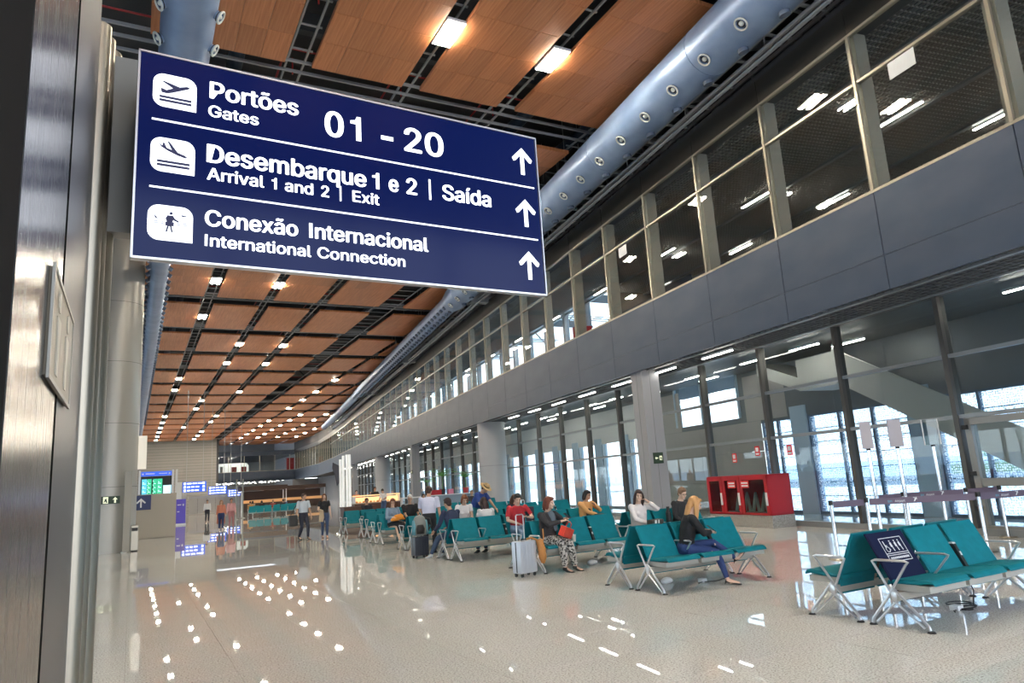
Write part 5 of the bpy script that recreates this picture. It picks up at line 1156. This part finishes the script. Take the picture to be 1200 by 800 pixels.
# far walkers
person('far woman in a long salmon coat over jeans walking towards the camera', 4.55, 44.6, 0, hp=.93, wl=(.26, -.05, .86), al=(.08, -.12, .08), ar=(-.08, .12, .08), skin=SK3, top=(.60, .22, .14), bottom=(.03, .05, .14), hair=(.45, .25, .12), hs='long', fem=True, sc=.96, vox=.02, shoe=(.8, .8, .8))
MB().loft([((0, .07, .35), .24, .05), ((0, .07, .7), .22, .06), ((0, .04, 1.0), .19, .10)], 14).build('coat', cloth((.60, .22, .14)), bpy.data.objects[[x.name for x in bpy.data.objects if x.get('label', '').startswith('far woman in a long')][0]], smooth='all')
person('far man in a pink shirt with a brown bag beside the salmon coat woman', 5.3, 46.5, .1, hp=.93, al=(.1, -.1, .08), skin=SK2, top=(.65, .35, .35), bottom=(.45, .2, .2), hair=(.04, .03, .02), vox=.02)
person('far person in a white shirt and black trousers by the grey gates', 5.3, 62.0, 0, hp=.93, skin=SK2, top=(.75, .75, .75), bottom=(.02, .02, .03), hair=(.03, .02, .02), vox=.022)
# cafe people
person('man in a white shirt reading while standing beside the white cafe counter', 14.05, 44.2, -.9, hp=.93, lean=.1, hpit=-.5, wl=(.12, -.32, 1.05), wr=(-.12, -.32, 1.05), sleeve=.8, skin=SK2, top=(.75, .72, .70), bottom=(.06, .10, .2), hair=(.04, .02, .02), vox=.018, sc=1.0)
person('cafe worker in an orange apron behind the lit counter', 12.9, 46.4, 0, hp=.93, wl=(.2, -.3, 1.0), wr=(-.2, -.3, 1.0), skin=SK3, top=(.65, .22, .10), bottom=(.05, .05, .06), hair=(.05, .03, .02), hs='bun', fem=True, vox=.018)
person('cafe worker in a black shirt and cap behind the lit counter', 14.2, 46.6, .1, hp=.93, wl=(.2, -.3, 1.0), wr=(-.2, -.3, 1.0), skin=SK2, top=(.03, .03, .03), bottom=(.05, .05, .06), hair=(.03, .02, .02), vox=.018, sc=1.08)
for i, (x, y, c, l_) in enumerate(((8.95, 30.6, (.02, .02, .025), 'dark clothed person seated in the last bench row, seen as a head'), (12.6, 33.4, (.03, .03, .03), 'person in black with a pale scarf seated before the planter shelf'), (15.2, 33.4, (.05, .05, .06), 'person with light brown hair seated by the far glass door'),
                                (9.6, 69.9, (.6, .3, .1), 'person in orange seated at the left of the far bright benches'), (10.6, 69.9, (.04, .03, .03), 'person in black seated second on the far bright benches'), (11.6, 69.9, (.35, .08, .06), 'person in dark red seated in the middle of the far bright benches'),
                                (12.5, 69.9, (.05, .04, .04), 'person in dark clothes seated fourth on the far bright benches'), (10.3, 73.4, (.5, .3, .2), 'person in tan seated on the second far bright bench'), (13.3, 73.4, (.1, .15, .3), 'person in blue seated at the right of the second far bench'))):
    person(l_, x, y - (.0), PI if y > 60 else 0, skin=SK2, top=c, bottom=(.03, .03, .05), hair=((.03, .02, .02), (.02, .02, .02), (.25, .15, .08))[i % 3], hs=('short', 'bob', 'short')[i % 3], vox=.024, sc=1.0)
for i, (x, y, c) in enumerate(((17.0, 110, (.1, .1, .12)), (19.5, 118, (.6, .6, .6)), (13.8, 96, (.2, .1, .1)), (22, 125, (.1, .15, .3)))):
    person(['distant walker in charcoal under the bridge', 'distant walker in white under the bridge', 'distant walker in brown near the blue signs', 'distant walker in blue at the far right'][i], x, y, .3 * i, hp=.93, skin=SK2, top=c, bottom=(.03, .03, .05), vox=.03, al=(.1, -.1, .08))

# ================================================================ LUGGAGE
def suitcase(x, y, rz, w_, d_, h_, m, label, ribs=True, handle=0, dm=None):
    o = tag(empty('suitcase', (x, y, 0), rz), label, 'suitcase')
    sh_ = MB().bbox(-w_ / 2, w_ / 2, -d_ / 2, d_ / 2, .06, h_, .035).build('shell', m, o, smooth=True)
    if ribs:
        for k in range(5):
            a = -w_ / 2 + w_ * (k + .7) / 5.4
            MB().bbox(a - .012, a + .012, -d_ / 2 - .006, d_ / 2 + .006, .10, h_ - .04, .004).build('rib', m, o)
    MB().box(-w_ / 2 - .003, w_ / 2 + .003, -.012, .012, .08, h_ - .02).build('zip_band', dm or black, o)
    for sx in (-1, 1):
        for sy in (-1, 1):
            c = MB().box(sx * (w_ / 2 - .05) - .02, sx * (w_ / 2 - .05) + .02, sy * (d_ / 2 - .04) - .02, sy * (d_ / 2 - .04) + .02, .045, .075).build('caster', black, o)
            MB().tube((sx * (w_ / 2 - .05) - .016, sy * (d_ / 2 - .04), .027), (sx * (w_ / 2 - .05) + .016, sy * (d_ / 2 - .04), .027), .027, 14).build('wheel', black, c, smooth=True)
    if handle:
        MB().path([(-.09, d_ / 2 - .05, h_ - .01), (-.09, d_ / 2 - .05, h_ + handle), (-.07, d_ / 2 - .05, h_ + handle + .02), (.07, d_ / 2 - .05, h_ + handle + .02), (.09, d_ / 2 - .05, h_ + handle), (.09, d_ / 2 - .05, h_ - .01)], .011, 8).build('telescopic_handle', chrome, o, smooth=True)
    MB().path([(-.06, 0, h_), (-.05, 0, h_ + .025), (.05, 0, h_ + .025), (.06, 0, h_)], .009, 6).build('carry_handle', dm or black, o)
    return o
suitcase(6.32, 11.72, .25, .40, .24, .62, mat('silver shell', (.55, .57, .62), .35, .3), 'silver hard shell suitcase with raised handle beside the woman with the red bag', handle=.44)
suitcase(6.26, 16.95, .1, .38, .25, .50, mat('dark slate shell', (.03, .035, .05), .35), 'dark slate hard shell suitcase with a backpack on top', handle=0)
bp = tag(empty('backpack', (6.28, 16.95, .53)), 'grey and teal backpack standing on the dark suitcase', 'backpack')
q = MB().loft([((0, 0, .0), .17, .11), ((0, 0, .08), .19, .13), ((0, .01, .30), .18, .12), ((0, .02, .43), .13, .09), ((0, .02, .48), .05, .04)], 16).build('main_body', mat('backpack grey', (.24, .25, .24), .8), bp); remesh(q, .014, 3, .01); PBAKE.append(q)
MB().loft([((-.03, -.12, .04), .10, .04), ((-.03, -.13, .16), .11, .05), ((-.03, -.11, .25), .08, .03)], 12).build('front_pocket', black, bp, smooth='all')
for sx in (-.17, .15): MB().loft([((sx, -.03, .02), .04, .07), ((sx, -.03, .2), .045, .08), ((sx, -.02, .36), .02, .05)], 10).build('side_panel', mat('backpack teal', (.12, .30, .36), .8), bp, smooth='all')
MB().path([(.14, .05, .42), (.26, .0, .38), (.30, 0, .22), (.20, 0, .08)], .018, 8).build('strap', black, bp, smooth=True)
MB().path([(-.04, .02, .47), (0, .02, .52), (.05, .02, .47)], .01, 6).build('grab_loop', black, bp)
bb = tag(empty('brown_bag', (6.58, 11.62, 0)), 'tan brown soft bag hanging between the silver suitcase and the woman', 'bag')
q = MB().loft([((0, 0, .62), .06, .05), ((.03, 0, .55), .07, .06), ((.05, -.01, .42), .075, .07), ((.06, -.01, .28), .07, .06), ((.06, 0, .20), .03, .03)], 12).build('bag_body', mat('tan leather', (.50, .22, .06), .6), bb); remesh(q, .01, 2, .02); PBAKE.append(q)
MB().path([(0, 0, .60), (-.12, .06, .66), (-.2, .1, .64)], .018, 8).build('strap', MATS['tan leather'], bb, smooth=True); MB().path([(.04, 0, .5), (.14, .06, .62), (.22, .2, .78)], .012, 8).build('shoulder_strap', MATS['tan leather'], bb, smooth=True)
suitcase(9.42, 17.3, .2, .46, .28, .98, mat('navy fabric case', (.03, .03, .05), .8), 'tall navy suitcase with raised silver handle behind the man in red', ribs=False, handle=.16)
cp = tag(MB().tube((0, 0, 0), (0, 0, .12), .032, 16, r1=.042).build('paper_cup', mat('cup cream', (.75, .70, .60), .5), loc=(7.55, 11.95, .478), smooth=True), 'cream paper cup with a straw on the seat beside the woman with the red bag', 'cup')
MB().tube((0, 0, .12), (0, 0, .13), .045, 16).build('lid', white, cp, smooth=True); MB().tube((0, 0, .12), (-.05, 0, .24), .004, 6).build('straw', white, cp)
for i, (x, y, l_) in enumerate(((7.95, 12.0, 'white paper bag on the floor under the bench with the red bag'), (7.3, 9.0, 'white plastic bag on the floor behind the blonde woman\'s bench'))):
    q = MB().ball((0, 0, .045), (.10, .07, .05)).ball((.07, .03, .04), (.07, .06, .04)).build('white_bag', white, loc=(x, y, 0)); remesh(q, .016, 1, .03); PBAKE.append(q); tag(q, l_, 'bag')
bpy.context.view_layer.update()
_dg = bpy.context.evaluated_depsgraph_get()
_new = [(o, bpy.data.meshes.new_from_object(o.evaluated_get(_dg)), o.data.materials[0]) for o in PBAKE]
for o, me, m in _new:
    o.modifiers.clear(); o.data = me; me.materials.clear(); me.materials.append(m)
    me.polygons.foreach_set('use_smooth', [True] * len(me.polygons))

# ================================================================ things on the bridge gallery
for i, (x, c, w_, h_, l_) in enumerate(((30.6, redp, 1.6, 2.6, 'red panel at the right of the bridge gallery'), (16.6, white, .6, 1.3, 'white kiosk at the left of the bridge gallery'), (19.0, redp, 1.0, 1.1, 'first red stand on the bridge gallery'), (21.0, redp, 1.0, 1.1, 'second red stand on the bridge gallery'))):
    o = MB().bbox(0, w_, 0, .6, 7.0 - .55, 7.0 + h_ + .3, .04).build('display_stand', c, loc=(x, 166.5, 0)); MB().box(.1, w_ - .1, .1, .5, ZS + .4, 6.5).build('base', c, o); tag(o, l_, 'stand')
o = MB().loft([((0, 0, ZS + .4), 3.4, 1.6), ((0, 0, 8.8), 3.4, 1.6), ((0, 0, 9.3), 3.0, 1.3)], 32).build('oval_kiosk', mat('kiosk lit white', (.8, .8, .78), .5, emis=(1, 1, .95), es=.35), loc=(19.6, 170.5, 0), smooth=True); tag(o, 'pale oval kiosk on the bridge gallery', 'kiosk')
for k in range(5):
    o = bench(22.6 + k * 1.55, 166.2, 0, 'teal bench on the bridge gallery, %s from the left' % ordn(k + 1), power=False); o.location.z = ZS + .4; o.scale = (.72, 1, 2.2) if False else (.72, 1, 1)

for i in range(6):
    o = link('gallery_fill', MB().box(-.6, .6, -.15, .15, 0, .06).mesh('gallery_fill', lampc), None, (16.5 + 2.6 * i, 167.5, 10.82)); tag(o, 'added fill lamp under the ceiling of the bridge gallery, %s from the left' % ordn(i + 1), 'lamp', 'fill lamps added in the bridge gallery')  # added fill lamps that brighten the bridge interior
for r_ in range(3):
    for k in range(9):
        p = WP(84 + 4.2 * k, 13.6 + 1.4 * r_, ZS + .06); o = link('downlight', dl, None, tuple(p)); tag(o, 'round downlight of the far lower ceiling, row %s, %s from the camera' % (['one', 'two', 'three'][r_], ordn(k + 1)), 'downlight', 'downlights of the far lower ceiling')
kd = mat('kiosk dark brown', (.06, .03, .02), .6)
for i, (x, y, w_) in enumerate(((11.5, 92, 5.5), (18.5, 104, 6.0), (20.0, 130, 7.0))):
    o = tag(empty('shop_kiosk', (x, y, 0)), 'dark canopied shop kiosk with a warm lit counter, %s of three in the far hall' % ['nearest', 'middle', 'farthest'][i], 'kiosk')
    MB().box(0, w_, 0, 2.5, 2.5, 3.0).build('canopy', kd, o); MB().box(.2, w_ - .2, .2, .8, 0, 1.0).build('counter', kd, o); MB().box(.4, w_ - .4, .3, .7, 1.0, 1.35).build('lit_counter', mat('dim warm counter', (.5, .25, .1), .5, emis=(1, .5, .2), es=.25), o)
    for q in (.1, w_ - .2): MB().box(q, q + .1, .1, .2, 0, 2.5).build('post', white, o)
    MB().box(.3, w_ - .3, 2.2, 2.4, 0, 2.4).build('back_panel', mat('kiosk back panel', (.10, .06, .05), .6), o)
